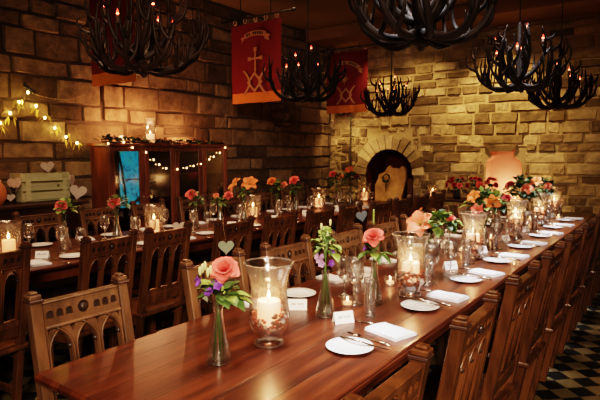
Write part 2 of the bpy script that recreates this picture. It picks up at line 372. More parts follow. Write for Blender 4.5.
# back wall with arch and niche
def place_back(u, z, d): return V((u, YB-d, z))
wb = MB()
arch_in = arch_pts(ACX, AR, 0.02, ASP)
wb.poly([(XL, 0), (XR, 0), (XR, ZC+.1), (XL, ZC+.1)], 'mortar', .02, V((0, YB, 0)), V((1, 0, 0)), V((0, 0, 1)), V((0, 1, 0)), [arch_in, NICHE])
op = [(ACX-AR-.13, ACX+AR+.13, 0, ASP+.30), (ACX-AR+.02, ACX+AR-.02, ASP+.3, ASP+AR+.20), (-2.19, -1.695, .8, 1.36), (-2.22, -1.68, 1.36, 1.50)]
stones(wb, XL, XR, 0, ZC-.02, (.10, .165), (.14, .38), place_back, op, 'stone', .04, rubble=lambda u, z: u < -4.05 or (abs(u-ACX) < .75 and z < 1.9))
for i in range(13):        # voussoirs
    a0, a1 = pi*i/13+.015, pi*(i+1)/13-.015; r0, r1 = AR, AR+random.uniform(.17, .23); t = random.random(); d = random.uniform(.03, .05)
    P = [(r0, a0), (r1, a0), (r1, a1), (r0, a1)]
    fr = [place_back(ACX+r*cos(a), ASP+r*sin(a), d) for r, a in P]; bk = [place_back(ACX+r*cos(a), ASP+r*sin(a), -.01) for r, a in P]
    wb.add(fr+bk, [(0, 1, 2, 3), (0, 4, 5, 1), (1, 5, 6, 2), (2, 6, 7, 3), (3, 7, 4, 0)], 'stone', False, t)
zz = 0
while zz < ASP-.02:
    h = random.uniform(.16, .24); h = min(h, ASP-zz)
    for sx in (-1, 1): one_stone(wb, *sorted((ACX+sx*AR, ACX+sx*(AR+.13))), zz, zz+h, place_back, 'stone', .04, .004)
    zz += h
one_stone(wb, -2.42, -1.52, 1.51, 1.64, place_back, 'stone', .045, .004, .85)
struct(wb, 'wall_back')
# recess of the arch
def recess(name, ring, depth, mat):
    mb = MB(); n = len(ring)
    vs = [V((x, YB-.012, z)) for x, z in ring]+[V((x, YB+depth, z)) for x, z in ring]
    mb.add(vs, [(i, (i+1) % n, n+(i+1) % n, n+i) for i in range(n)], mat)
    mb.poly(ring, mat, .01, V((0, YB+depth, 0)), V((1, 0, 0)), V((0, 0, 1)), V((0, 1, 0)))
    return struct(mb, name)
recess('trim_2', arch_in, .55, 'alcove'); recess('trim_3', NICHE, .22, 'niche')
# left wall
def place_left(u, z, d): return V((XL+d, u, z))
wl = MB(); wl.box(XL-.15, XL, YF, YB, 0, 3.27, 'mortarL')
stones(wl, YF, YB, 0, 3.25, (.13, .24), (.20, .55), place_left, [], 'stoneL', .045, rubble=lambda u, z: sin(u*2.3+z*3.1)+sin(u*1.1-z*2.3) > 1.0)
struct(wl, 'wall_left')

# ------------------------------------------------------------------ chairs
CW = .365
def lean(p): return V((p.x + .17*(1-p.z/.97), p.y, p.z))
def rnd_rect(x0, x1, y0, y1): return [(x0, y0), (x1, y0), (x1, y1), (x0, y1)]
def lancet(cx, w, z0, z1):
    zs = z1-w*.95; pts = [(cx-w/2, z0), (cx+w/2, z0)]
    for i in range(7): a = (i/6)*pi/2.6; pts.append((cx-w/2+w*cos(a), zs+w*sin(a)*1.02))
    R_ = pts[2:]; pts = pts[:2]+R_+[(2*cx-x, y) for x, y in R_[::-1][1:]]
    return pts
def make_chair(wm):
    r = empty('gothic_chair')
    for sy in (-1, 1):
        y = sy*(CW/2-.019)
        b = MB(); b.box(0, .042, y-.019, y+.019, 0, .965, wm, .004, lean); b.obj('back_leg', r)
        b = MB(); b.box(-.004, .046, y-.023, y+.023, .965, .975, 'cap', .002, lean)
        b.box(-.001, .043, y-.020, y+.020, .975, .990, wm, .003, lean); b.box(.006, .036, y-.013, y+.013, .990, .999, wm, .003, lean)
        b.obj('post_cap', r)
        b = MB(); b.box(.37, .41, y-.02, y+.02, 0, .43, wm, .004); b.obj('front_leg', r)
        b = MB(); b.box(.16, .375, y-.012, y+.012, .16, .20, wm, .003); b.obj('stretcher', r)
    ih = CW/2-.04
    b = MB()
    holes = []
    for sg in (-1, 1):
        for k in range(3): c = sg*(.052+.034*k); holes.append([(c-.012, .018), (c+.012*(1), .018), (c+.012, .036), (c+.006, .044), (c-.006, .044), (c-.012, .036)])
    holes.append([(.021*cos(2*pi*i/12), .033+.021*sin(2*pi*i/12)) for i in range(12)])
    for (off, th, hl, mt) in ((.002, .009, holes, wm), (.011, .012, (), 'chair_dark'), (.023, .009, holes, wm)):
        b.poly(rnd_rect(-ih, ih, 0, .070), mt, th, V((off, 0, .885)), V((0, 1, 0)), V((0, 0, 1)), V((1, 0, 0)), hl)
    b.box(-.001, .036, -ih, ih, .953, .961, wm, .003)
    b.v = [lean(p) for p in b.v]; tr = b.obj('top_rail', r)
    b = MB(); b.blob((.0, 0, .918), .014, 'boss', 8, (.6, 1, 1)); b.blob((.034, 0, .918), .014, 'boss', 8, (.6, 1, 1)); b.v = [lean(p) for p in b.v]; b.obj('carved_boss', tr)
    b = MB(); w = 2*ih/3
    hl = [lancet((k-1)*w, w*.76, .03, .298) for k in range(3)]
    for k in (-1, 1):
        c = k*w/2; hl.append([(c-.012, .308), (c, .280), (c+.012, .308)])
        c = k*(ih-.008); hl.append([(c, .308), (c-k*.012, .308), (c, .285)])
    b.poly(rnd_rect(-ih, ih, 0, .32), wm, .024, V((.008, 0, .565)), V((0, 1, 0)), V((0, 0, 1)), V((1, 0, 0)), hl)
    for k in range(3):          # cusps and mouldings round each lancet
        L_ = lancet((k-1)*w, w*.76+.012, .03, .306)[1:-0 or None]
        for fx in (.006, .034): b.tube([(fx, yy, .565+zz_) for yy, zz_ in L_[0:]]+[(fx, L_[-1][0], .595)], .0045, wm, 4)
        for sg in (-1, 1): b.blob((.02, (k-1)*w+sg*w*.36, .565+.235), .0095, 'boss', 6, (1.4, 1, 1))
    b.box(.0, .042, -ih, ih, .872, .882, wm, .003)
    b.v = [lean(p) for p in b.v]; b.obj('arched_splat', r)
    b = MB(); b.box(.004, .036, -ih, ih, .50, .565, wm, .004, lean); b.obj('lower_rail', r)
    b = MB(); b.box(.075, .425, -CW/2-.01, CW/2+.01, .43, .455, wm, .006); b.obj('seat', r)
    b = MB(); b.box(.13, .375, -CW/2+.01, -CW/2+.03, .37, .43, wm); b.box(.13, .375, CW/2-.03, CW/2-.01, .37, .43, wm); b.box(.38, .40, -CW/2+.03, CW/2-.03, .37, .43, wm); b.obj('seat_apron', r)
    kids(r); return r
proto = {}
def chair(x, y, rz, label, group=None, wm='chair'):
    if wm not in proto: o = proto[wm] = make_chair(wm)
    else: o = dup(proto[wm])
    o.location = (x, y, 0); o.rotation_euler = (0, 0, rz); tag(o, label, 'chair', group)
    return o
T1L = [1.015, 1.66, 2.18, 2.75, 3.24, 3.70, 4.22, 4.75, 5.30, 5.85]
G1 = 'chairs down the left side of the front table'
for i, y in enumerate(T1L):
    where = ['nearest camera at the bare end', 'sage heart hung on it', 'behind the nearest hurricane vase', 'beyond the mauve stocks'][i] if i < 4 else '%s from the near end' % ORD[i]
    chair(-1.70+.012*i, y, radians(random.uniform(-3, 3)), 'carved oak chair left of front table, '+where, G1)
G2 = 'chairs down the right side of the front table'
for i in range(10):
    y = .985+.595*i
    chair(-.455, y, pi+radians(random.uniform(-2, 2)), 'varnished oak chair, %s from near end, aisle side of front table' % ORD[i], G2, 'chair_red')
G3 = 'chairs between the two long tables'
T2R = [(-2.63, 1.17), (-2.57, 1.77), (-2.57, 2.19), (-2.46, 2.68), (-2.42, 3.15), (-2.36, 3.60), (-2.34, 4.06), (-2.29, 4.54), (-2.29, 5.02), (-2.29, 5.52), (-2.29, 6.02)]
for i, (x, y) in enumerate(T2R):
    a = [6, 5, 3, 0, -2, 0, 2, -3, 1, 2, 0][i]
    chair(x, y, pi+radians(a), 'oak chair seen from behind at rear table, %s from left%s' % (ORD[i], ', grey heart on post' if i == 3 else ''), G3, 'chair_red')
G4 = 'chairs on the wall side of the rear table'
for i, y in enumerate([1.55, 2.13, 2.68, 3.22, 3.78, 4.33, 4.9, 5.45, 6.0]):
    chair(-4.13 if i > 1 else -4.09, y, radians(random.uniform(-4, 4)), 'carved oak chair, wall side of rear table, %s from left' % ORD[i], G4)

# ------------------------------------------------------------------ tables
def long_table(name, x0, x1, y0, y1, label):
    w, l = x1-x0, y1-y0; r = empty(name, ((x0+x1)/2, (y0+y1)/2, 0)); tag(r, label, 'table')
    b = MB(); b.box(-w/2, w/2, -l/2, l/2, .728, .76, 'table', .010)
    b.obj('tabletop', r)
    b = MB(); 
    for s in (-1, 1): b.box(s*(w/2-.07), s*(w/2-.095), -l/2+.2, l/2-.2, .65, .732, 'table'); 
    for s in (-1, 1): b.box(-w/2+.095, w/2-.095, s*(l/2-.2), s*(l/2-.225), .65, .732, 'table')
    b.obj('apron', r)
    for yy in (-l/2+.45, -l*.17, l*.17, l/2-.45):
        b = MB(); b.box(-.07, .07, yy-.035, yy+.035, .06, .66, 'table', .006); b.box(-.30, .30, yy-.03, yy+.03, .66, .732, 'table', .006); b.box(-.09, .09, yy-.04, yy+.04, 0, .06, 'table', .006); b.obj('trestle_leg', r)
    return r
long_table('dining_table', -1.612, -.745, .805, 6.75, 'long glossy red-brown plank table in the foreground, its near end bare')
long_table('dining_table', -3.93, -3.08, .9, 6.75, 'second long plank table behind, running along the rough stone wall')
r = empty('buffet_table', (-2.45, 7.1, 0)); tag(r, 'dark side table against the back wall below the pink lit niche, holding red flowers', 'table')
b = MB(); b.box(-.52, .62, -.24, .24, .785, .815, 'console', .004); b.obj('tabletop', r)
for sx in (-.46, .56):
    for sy in (-.19, .19): b = MB(); b.box(sx-.025, sx+.025, sy-.025, sy+.025, 0, .785, 'console'); b.obj('leg', r)
TZ = .7605

# ------------------------------------------------------------------ glassware
def tcopy(o, loc, label, cat, group=None, rz=0, s=None):
    c = dup(o); c.location = loc; c.rotation_euler = (0, 0, rz); tag(c, label, cat, group)
    if s: c.scale = (s, s, s)
    return c
protos = []
def P(o): kids(o); protos.append(o); return o
HP = [(.0, .012), (.046, .010), (.050, .004), (.055, .0), (.057, .007), (.050, .022), (.046, .032), (.058, .052), (.071, .075), (.0755, .100), (.073, .13), (.067, .165), (.0645, .195), (.066, .225), (.073, .255), (.083, .280), (.089, .293), (.090, .297),
      (.087, .295), (.080, .280), (.070, .255), (.063, .225), (.0615, .195), (.064, .165), (.070, .13), (.0725, .10), (.068, .077), (.054, .055), (.0, .042)]
def prof_mesh(name, prof, mat, n=24, **k): b = MB(); b.lathe(prof, mat, n, **k); return b
hur = MB(); hur.lathe(HP, 'glass', 36, ruf=.05, rufn=8, r0=.25); 
hur.tube([(.0885*cos(2*pi*i/36)+.0, .0885*sin(2*pi*i/36), .299) for i in range(37)], .0022, 'rim', 5, False)
hur.tube([(.050*cos(2*pi*i/30)+.0, .050*sin(2*pi*i/30), .005) for i in range(31)], .005, 'rim', 6, False)
hurO = P(hur.obj('hurricane_vase'))
mh = MB(); mh.lathe([(0, .004), (.05, .004), (.052, .02), (.062, .05), (.066, .10), (.063, .15), (.068, .19), (.078, .205), (.075, .204), (.060, .15), (.063, .10), (.058, .05), (0, .02)], 'mercury', 28, ruf=.12, rufn=9, r0=.17)
mhO = P(mh.obj('hurricane_vase'))
def pot():
    b = MB()
    for i in range(150):
        a = random.uniform(0, 2*pi); z = .055+random.random()*.07; rr = (.040+.022*min(1, (z-.055)/.03))*random.uniform(.4, 1)**.5
        if rr < .046 and z > .075: rr = random.uniform(.048, .061)
        b.blob((rr*cos(a), rr*sin(a), z), random.uniform(.007, .012), random.choice(['pot1', 'pot2', 'pot3', 'pot1']), 5, (1, 1, .7), .25)
    return b
potO = P(pot().obj('potpourri'))
def candle(rr, h, name='pillar_candle'):
    r = empty(name)
    b = MB(); b.lathe([(0, 0), (rr, 0), (rr, h*.96), (rr*.93, h), (rr*.6, h-.004), (0, h-.008)], 'wax', 20); b.obj('candle_wax', r)
    b = MB(); b.tube([(0, 0, h-.008), (0, 0, h+.006)], .0012, 'wick', 5); b.obj('wick', r)
    b = MB(); b.lathe([(0, h+.003), (.004, h+.007), (.0065, h+.014), (.005, h+.023), (.002, h+.033), (0, h+.038)], 'flame', 10); b.obj('flame', r)
    return r
candO = P(candle(.042, .088)); candS = P(candle(.030, .07))
bv = MB(); bv.lathe([(0, .006), (.036, .004), (.040, .0), (.042, .006), (.040, .03), (.031, .07), (.021, .12), (.015, .16), (.0155, .18), (.019, .197), (.0175, .197), (.013, .18), (.0125, .16), (.018, .12), (.028, .07), (.037, .03), (.03, .012), (0, .012)], 'glass', 24)
bv.lathe([(0, .008), (.036, .012), (.037, .03), (.031, .055), (0, .055)], 'water', 18)
bv.tube([(.0385*cos(2*pi*i/24), .0385*sin(2*pi*i/24), .004) for i in range(25)], .0035, 'rim', 5, False)
bvO = P(bv.obj('bud_vase'))
wg = MB(); wg.lathe([(0, .002), (.034, .001), (.035, .003), (.02, .006), (.006, .012), (.0042, .03), (.0042, .065), (.007, .078), (.022, .088), (.036, .108), (.0405, .132), (.038, .16), (.0335, .188), (.032, .188), (.0365, .16), (.039, .132), (.034, .109), (.02, .091), (0, .086)], 'glass', 22)
wg.tube([(.033*cos(2*pi*i/22), .033*sin(2*pi*i/22), .188) for i in range(23)], .0016, 'rim', 4, False)
wg.tube([(0, 0, .012), (0, 0, .08)], .0035, 'rim', 6)
wgO = P(wg.obj('wine_glass'))
hb = MB(); hb.lathe([(0, .001), (.022, 0), (.024, .004), (.027, .14), (.0275, .162), (.026, .162), (.0255, .14), (.0225, .014), (0, .012)], 'glass', 20)
hb.lathe([(0, .003), (.0225, .003), (.0225, .012), (0, .012)], 'rim', 16); hb.tube([(.0268*cos(2*pi*i/20), .0268*sin(2*pi*i/20), .162) for i in range(21)], .0011, 'rim', 4, False)
hbO = P(hb.obj('tumbler'))
tl = MB(); tl.lathe([(0, .001), (.024, 0), (.03, .02), (.033, .045), (.031, .045), (.027, .02), (0, .01)], 'mercury', 18); tl.lathe([(0, .012), (.019, .012), (.019, .024), (0, .024)], 'wax', 14)
tl.lathe([(0, .024), (.003, .028), (.004, .034), (0, .048)], 'flame', 8)
tlO = P(tl.obj('tealight_holder'))
# crockery
pl = MB(); pl.lathe([(0, .002), (.045, .002), (.048, 0), (.054, .003), (.082, .011), (.085, .0125), (.083, .014), (.054, .007), (.048, .005), (0, .005)], 'china', 36); plO = P(pl.obj('side_plate'))
def napkin():
    b = MB(); z = 0
    for k, (w, l, off) in enumerate(((.058, .082, 0), (.057, .081, .002), (.055, .079, -.001))):
        n = 8; vs = []
        for i in range(n+1):
            for j in range(n+1):
                x = -w+2*w*i/n+off; y = -l+2*l*j/n; vs.append((x, y, z+.0055+.0022*sin(x*40+k)+.0018*sin(y*33+k*2)))
        m = len(vs); 
        for i in range(n+1):
            for j in range(n+1): vs.append((-w+2*w*i/n+off, -l+2*l*j/n, z+.0005))
        q = lambda i, j: i*(n+1)+j
        fs = [(q(i, j), q(i+1, j), q(i+1, j+1), q(i, j+1)) for i in range(n) for j in range(n)]
        for i in range(n):
            fs += [(q(i, 0), m+q(i, 0), m+q(i+1, 0), q(i+1, 0)), (q(i, n), q(i+1, n), m+q(i+1, n), m+q(i, n)), (q(0, i), q(0, i+1), m+q(0, i+1), m+q(0, i)), (q(n, i), m+q(n, i), m+q(n, i+1), q(n, i+1))]
        b.add(vs, fs, 'napkin', True); z += .0035
    return b
naO = P(napkin().obj('napkin'))
def place_card():
    r = empty('place_card'); b = MB()
    b.add([(-.042, .018, 0), (.042, .018, 0), (.042, 0, .045), (-.042, 0, .045), (-.042, -.018, 0), (.042, -.018, 0)], [(0, 1, 2, 3), (3, 2, 5, 4)], 'card'); b.obj('folded_card', r)
    b = MB(); 
    for (u0, u1, zz) in ((-.028, -.006, .55), (.0, .028, .55)):
        pts = []
        for i in range(16): t = i/15; zf = zz+.11*sin(t*17+u0*90); pts.append((u0+(u1-u0)*t, -.018*(1-zf)-.0009, .045*zf))
        b.tube(pts, .0009, 'ink', 4)
    b.obj('handwritten_name', r); return r
pcO = P(place_card())
def knife():
    b = MB(); b.add([(-.004, -.10, .002), (.004, -.10, .002), (.005, 0, .003), (-.005, 0, .003), (-.009, .03, .001), (.006, .03, .001), (.004, .09, .001), (-.004, .105, .001)] , [(0, 1, 2, 3), (3, 2, 5, 4), (4, 5, 6, 7)], 'steel')
    b.tube([(0, -.10, .003), (0, -.05, .004), (0, 0, .004)], [.004, .005, .003], 'steel', 6); return b
knO = P(knife().obj('table_knife'))
def fork():
    b = MB(); b.tube([(0, -.10, .003), (0, -.04, .004), (0, .02, .003), (0, .045, .004)], [.004, .0035, .0025, .008], 'steel', 6)
    for k in (-1.5, -.5, .5, 1.5): b.tube([(k*.004, .044, .004), (k*.0045, .07, .004), (k*.004, .095, .007)], .0013, 'steel', 4)
    return b
fkO = P(fork().obj('table_fork'))
def spoon():
    b = MB(); b.tube([(0, -.08, .003), (0, 0, .004), (0, .03, .003)], [.0035, .003, .002], 'steel', 6); b.blob((0, .052, .005), .018, 'steel', 8, (.8, 1.25, .22)); return b
spO = P(spoon().obj('table_spoon'))

# ------------------------------------------------------------------ flowers
def frame(d):
    d = V(d).normalized(); a = d.orthogonal().normalized(); return a, d.cross(a), d
def petal(b, c, d, az, ln, w, open_, cup, m, base=0.):
    """petal from centre c, axis d, azimuth az; opening angle from axis"""
    a, e, d = frame(d); r = a*cos(az)+e*sin(az); t = a*-sin(az)+e*cos(az); vs = []
    for i in range(5):
        s = i/4; ang = open_*(.35+.65*s) ; 
        ctr = c+d*(ln*s*cos(ang))+r*(base+ln*s*sin(ang))
        ww = w*(.25, .75, 1.0, .85, .25)[i]
        for j in (-1, 0, 1): vs.append(ctr+t*(ww*j)+(d*abs(j)*cup*ww))
    fs = [(i*3+j, i*3+j+1, (i+1)*3+j+1, (i+1)*3+j) for i in range(4) for j in range(2)]
    b.add(vs, fs, m, True)
def rose(c, d, s, m):
    b = MB(); c = V(c)
    for ring, (n, op_, ln, w, bs) in enumerate(((3, .12, .75, .35, .03), (4, .35, .85, .45, .08), (5, .7, .95, .55, .12), (6, 1.15, 1.0, .62, .12), (5, 1.5, 1.05, .6, .10))):
        for k in range(n): petal(b, c, d, 2*pi*(k+ring*.37)/n+random.uniform(-.15, .15), ln*s*random.uniform(.9, 1.08), w*s, op_, .35, m, bs*s)
    return b
def lily(c, d, s, m):
    b = MB(); c = V(c)
    for k in range(6): petal(b, c, d, pi*k/3+(.0), s*1.25, s*(.42 if k % 2 else .5), 1.15+.15*(k % 2), .3, m)
    a, e, dd = frame(d)
    for k in range(5): q = 2*pi*k/5; b.tube([c, c+dd*s*.5+(a*cos(q)+e*sin(q))*s*.22], .0015*s/.05, 'leafl', 4); 
    return b
def leaf(b, p, d, ln, w, m, droop=.3):
    p = V(p); d = V(d).normalized(); side = d.cross(V((0, 0, 1))); side = side.normalized() if side.length > .01 else V((1, 0, 0)); up = side.cross(d); vs = []
    for i in range(5):
        s = i/4; c = p+d*ln*s-V((0, 0, 1))*droop*ln*s*s; ww = w*(.1, .8, 1, .65, .02)[i]
        vs += [c-side*ww+up*ww*.3, c, c+side*ww+up*ww*.3]
    b.add(vs, [(i*3+j, i*3+j+1, (i+1)*3+j+1, (i+1)*3+j) for i in range(4) for j in range(2)], m, True)
def rdir(el0, el1):
    a = random.uniform(0, 2*pi); e = random.uniform(el0, el1); return V((cos(a)*cos(e), sin(a)*cos(e), sin(e)))
def foliage(c, r, n, mats, ll=.045, lw=.016, sq=.8):
    b = MB(); c = V(c)
    for i in range(n):
        d = rdir(-.35, 1.2); p = c+V((d.x*r*random.uniform(.2, .9), d.y*r*random.uniform(.2, .9), d.z*r*sq*random.uniform(.2, .9)))
        leaf(b, p, d+rdir(-.5, .5)*.5, ll*random.uniform(.7, 1.25), lw*random.uniform(.8, 1.2), random.choice(mats))
    return b
def stems(z0, z1, n, spread, m='leaf'):
    b = MB()
    for k in range(n):
        a = 2*pi*k/n+.3; b.tube([(-.02*cos(a), -.02*sin(a), z0), (0, 0, (z0+z1)*.6), (spread*cos(a), spread*sin(a), z1)], .0022, m, 5)
    return b
def bouquet(loc, label, blooms, fol, stem=(.015, .21, 4, .02), group=None, buds=(), rz=0):
    """blooms: (kind, centre, direction, size, mat)"""
    r = empty('bouquet', loc, rz); tag(r, label, 'flowers', group)
    if stem: stems(*stem).obj('stems', r)
    if fol:
        f = list(fol)
        if label.find('rear table') >= 0 or f[2] >= 60: f[0] = (f[0][0], f[0][1]+.01, f[0][2]+.03); f[2] = int(f[2]*1.6)
        foliage(*f).obj('foliage', r)
    big = fol and fol[2] >= 60
    if big: blooms = [(k, c, d, s_*.8, m) for k, c, d, s_, m in blooms]
    for (k, c, d, s, m) in blooms:
        if k == 'rose': rose(c, d, s, m).obj('rose_bloom', r)
        elif k == 'lily': lily(c, d, s, m).obj('lily_bloom', r)
        else:
            b = MB(); c = V(c)
            for q in range(5): petal(b, c, d, 2*pi*q/5, s, s*.42, .95, .3, m)
            b.obj('small_bloom', r)
    for (c, s, m) in buds:
        b = MB(); b.blob(c, s, m, 6, (.55, .55, 1.5)); b.obj('flower_bud', r)
    return r

def lamp(loc, e, col=(1, .50, .20), r=0.):
    r = 0.
    ld = bpy.data.lights.new('candle_light', 'POINT'); ld.energy = e; ld.color = col; ld.shadow_soft_size = r
    o = bpy.data.objects.new('candle_light', ld); COL.objects.link(o); o.location = loc; return o
def hurricane(x, y, z, where, kind=0, e=1.6, inner=False, s=1.0):
    if kind == 0:
        tcopy(hurO, (x, y, z), 'clear glass hurricane vase '+where, 'vase', 'clear hurricane vases on the front table', random.random()*3, s)
        tcopy(potO, (x, y, z), 'red brown potpourri in the hurricane '+where, 'potpourri', None, random.random()*6, s)['kind'] = 'stuff'
        tcopy(candO, (x, y, z+.075*s), 'lit peach candle in the hurricane '+where, 'candle', None, 0, s)
        lamp((x, y, z+.222*s), e)
    else:
        tcopy(mhO, (x, y, z), 'gold frosted hurricane '+where, 'vase', None, random.random()*3, s)
        tcopy(candS, (x, y, z+.022*s), 'lit candle in the gold hurricane '+where, 'candle', None, 0, s*1.15)
        lamp((x, y, z+.14*s), e)

# ------------------------------------------------------------------ front table
W1 = 'on front table, '
hurricane(-1.172, 1.436, TZ, W1+'nearest the camera', 0, 1.6)
hurricane(-1.03, 2.34, TZ, W1+'second, beside the coral rose', 0, 1.8)
hurricane(-1.07, 3.40, TZ, W1+'third, right of the peach lily', 0, 1.8)
hurricane(-1.07, 4.48, TZ, W1+'fourth, among orange and green flowers', 0, 1.7)
hurricane(-1.07, 5.35, TZ, W1+'fifth, near the far end', 0, 1.6)
hurricane(-1.10, 6.25, TZ, W1+'furthest, by the back wall', 0, 1.3)
# near bud vase with rose
def bud(x, y, where): tcopy(bvO, (x, y, TZ), 'slim glass bud vase '+where, 'vase', 'bud vases on the front table', random.random())
bud(-1.203, 1.212, 'holding a coral rose and violet freesias, closest to the camera')
bl = [('rose', (.028, .008, .305), (.3, -.6, .75), .044, 'coral')]
for k in range(7): a = 2*pi*k/7; bl.append(('small', (.04*cos(a)-.008, .03*sin(a)-.028, .262+.018*sin(a*2)), (cos(a)*.5-.2, -.6, .5), .020, 'purple'))
bouquet((-1.203, 1.212, TZ), 'coral rose with violet freesias and cream buds in the vase closest to the camera', bl,
        ((0.01, 0, .225), .055, 24, ['leaf', 'leafl', 'leaf'], .075, .026, .5), (.012, .30, 5, .02), None,
        [((-.045+.012*k, -.035, .305+.01*(k % 3)), .011, 'bud') for k in range(5)])
bud(-1.187, 1.83, 'holding tall green and mauve stocks, between two clear hurricanes')
bl = []
for k in range(9):
    a = k*2.2; bl.append(('small', (.028*cos(a), .028*sin(a)-.01, .23+.014*(k % 4)), (cos(a), sin(a)-.4, .3), .020, 'lilac' if k % 3 else 'purple'))
bouquet((-1.187, 1.83, TZ), 'tall green bells with mauve and violet stock flowers behind the near hurricane', bl, ((0, 0, .29), .055, 58, ['leafl', 'leafl', 'leaf'], .036, .015, 1.7), (.012, .38, 5, .02), None,
        [((.02*cos(k*2.4), .02*sin(k*2.4), .27+.016*k), .010, 'bud') for k in range(9)])
bud(-1.11, 2.12, 'holding one coral rose, just left of the second hurricane')
bouquet((-1.11, 2.12, TZ), 'single coral rose with a pale bud spike, left of the second hurricane', [('rose', (.0, -.01, .30), (.2, -.6, .75), .045, 'coral'), ('small', (-.03, -.02, .25), (-.5, -.5, .4), .018, 'purple')],
        ((0, 0, .235), .04, 20, ['leaf', 'leafl'], .058, .02, .8), (.012, .27, 4, .015), None, [((-.012, .01, .375+.014*k), .010, 'leafl') for k in range(4)])
bud(-1.12, 2.76, 'holding the open peach lily')
bouquet((-1.12, 2.76, TZ), 'large open peach lily with green foliage between the second and third hurricanes', [('lily', (-.03, -.02, .285), (.0, -.75, .45), .085, 'peach'), ('rose', (.10, .09, .31), (.3, -.5, .8), .035, 'coral'), ('lily', (-.07, .04, .33), (-.6, -.1, .7), .055, 'orange')],
        ((.045, .03, .26), .11, 95, ['leaf', 'leafl', 'leafd'], .05, .020, .7), (.012, .25, 6, .03))
bud(-1.13, 3.85, 'under the orange and green arrangement')
bouquet((-1.13, 3.85, TZ), 'loose orange lilies and leafy greens in the middle of the front table', [('lily', (.06, -.05, .33), (.4, -.7, .2), .065, 'orange'), ('lily', (-.06, -.05, .36), (-.2, -.6, .5), .06, 'orange'), ('rose', (.14, .03, .36), (.2, -.4, .8), .038, 'redp'), ('lily', (-.02, -.1, .28), (0, -.9, .3), .050, 'coral')],
        ((0, 0, .28), .15, 110, ['leaf', 'leafd', 'leafl', 'leaf'], .06, .024, .8), (.012, .25, 6, .04))
bud(-1.13, 4.95, 'under the peach and dark green arrangement')
bouquet((-1.13, 4.95, TZ), 'peach blooms and dark leaves toward the far end of the front table', [('rose', (.05, -.06, .36), (.2, -.6, .6), .06, 'peach'), ('rose', (-.1, -.03, .39), (-.2, -.6, .5), .05, 'redp'), ('lily', (.10, .04, .42), (.1, -.6, .6), .06, 'orange')],
        ((0, 0, .31), .16, 95, ['leafd', 'leaf', 'leafd'], .06, .024, .9), (.012, .25, 6, .04))
bud(-1.13, 5.85, 'by the far end of the front table')
bouquet((-1.13, 5.85, TZ), 'coral and dark leafy posy at the far end of the front table', [('rose', (.05, -.06, .34), (.2, -.6, .6), .05, 'peach'), ('rose', (-.1, -.03, .37), (-.2, -.6, .5), .05, 'coral')],
        ((0, 0, .29), .13, 70, ['leafd', 'leaf'], .06, .024, .9), (.012, .25, 6, .04))
# place settings
GS = {}
for k in range(8):
    y = 1.577+.61*k; lab = '%s setting from near end, front table right' % ORD[k]
    jx = random.uniform(-.008, .008); zp = TZ
    tcopy(plO, (-.910+jx, y-.012, zp), 'round white side plate, '+lab, 'plate', 'side plates on the right of the front table')
    tcopy(knO, (-.875+jx, y+.028, zp+.014), 'steel knife lying across the white plate, '+lab, 'knife', 'knives on the right-hand plates', radians(-97+random.uniform(-4, 4)))
    tcopy(naO, (-.868+jx, y+.222, zp), 'folded white napkin, '+lab, 'napkin', 'folded napkins on the right of the front table', radians(80+random.uniform(-7, 7)), )
    tcopy(fkO, (-.90+jx, y+.105, zp), 'steel fork beside the napkin, '+lab, 'fork', 'forks on the right of the front table', radians(84+random.uniform(-6, 6)))
    tcopy(spO, (-.985+jx, y+.27, zp), 'steel spoon above the napkin, '+lab, 'spoon', 'spoons on the right of the front table', radians(-80))
    tcopy(pcO, (-1.08+jx, y+.225, zp), 'small folded white name card, '+lab, 'place card', 'name cards on the right of the front table', radians(60+random.uniform(-10, 10)))
    tcopy(wgO, (-1.07+jx+(.03 if k else -.10), y+.35+(.12 if k == 0 else .08), zp), 'stemmed wine glass, '+lab, 'wine glass', 'wine glasses on the right of the front table', 0, 1.12)
    tcopy(hbO, (-1.03+jx, y+.36+(0 if k else -.0), zp), 'tall straight clear tumbler, '+lab, 'tumbler', 'tumblers on the right of the front table')
    if k: tcopy(wgO, (-1.04+jx, y+.12, zp), 'second stemmed glass by the plate, '+lab, 'wine glass', 'stemmed glasses beside the right-hand plates', 0, .95)
for k in range(8):
    y = 1.78+.61*k; lab = '%s setting from near end, front table left' % ORD[k]
    tcopy(naO, (-1.50, y, TZ), 'folded white napkin, '+lab, 'napkin', 'folded napkins on the left of the front table', radians(75+random.uniform(-8, 8)))
    tcopy(plO, (-1.47, y+.25, TZ), 'round white side plate, '+lab, 'plate', 'side plates on the left of the front table')
    tcopy(knO, (-1.40, y+.08, TZ), 'steel knife beside the napkin, '+lab, 'knife', 'knives on the left of the front table', radians(85))
    tcopy(pcO, (-1.34, y+.06, TZ), 'small folded white name card, '+lab, 'place card', 'name cards on the left of the front table', radians(35))
    tcopy(wgO, (-1.28+.02*sin(k*3), y+.36, TZ), 'stemmed wine glass, '+lab, 'wine glass', 'wine glasses on the left of the front table')
    tcopy(hbO, (-1.27, y+.46, TZ), 'tall clear tumbler, '+lab, 'tumbler', 'tumblers on the left of the front table')
for i, (x, y) in enumerate([(-1.19, 2.45), (-1.19, 2.98), (-1.2, 3.58), (-1.18, 4.2), (-1.17, 4.7), (-1.2, 5.1), (-1.2, 5.6), (-1.0, 5.95), (-1.18, 2.0)]):
    tcopy(tlO, (x, y, TZ), 'small frosted tealight holder, %s from near end along front table centre' % ORD[[1, 2, 3, 4, 5, 6, 7, 8, 0][i]], 'tealight', 'tealights along the front table')

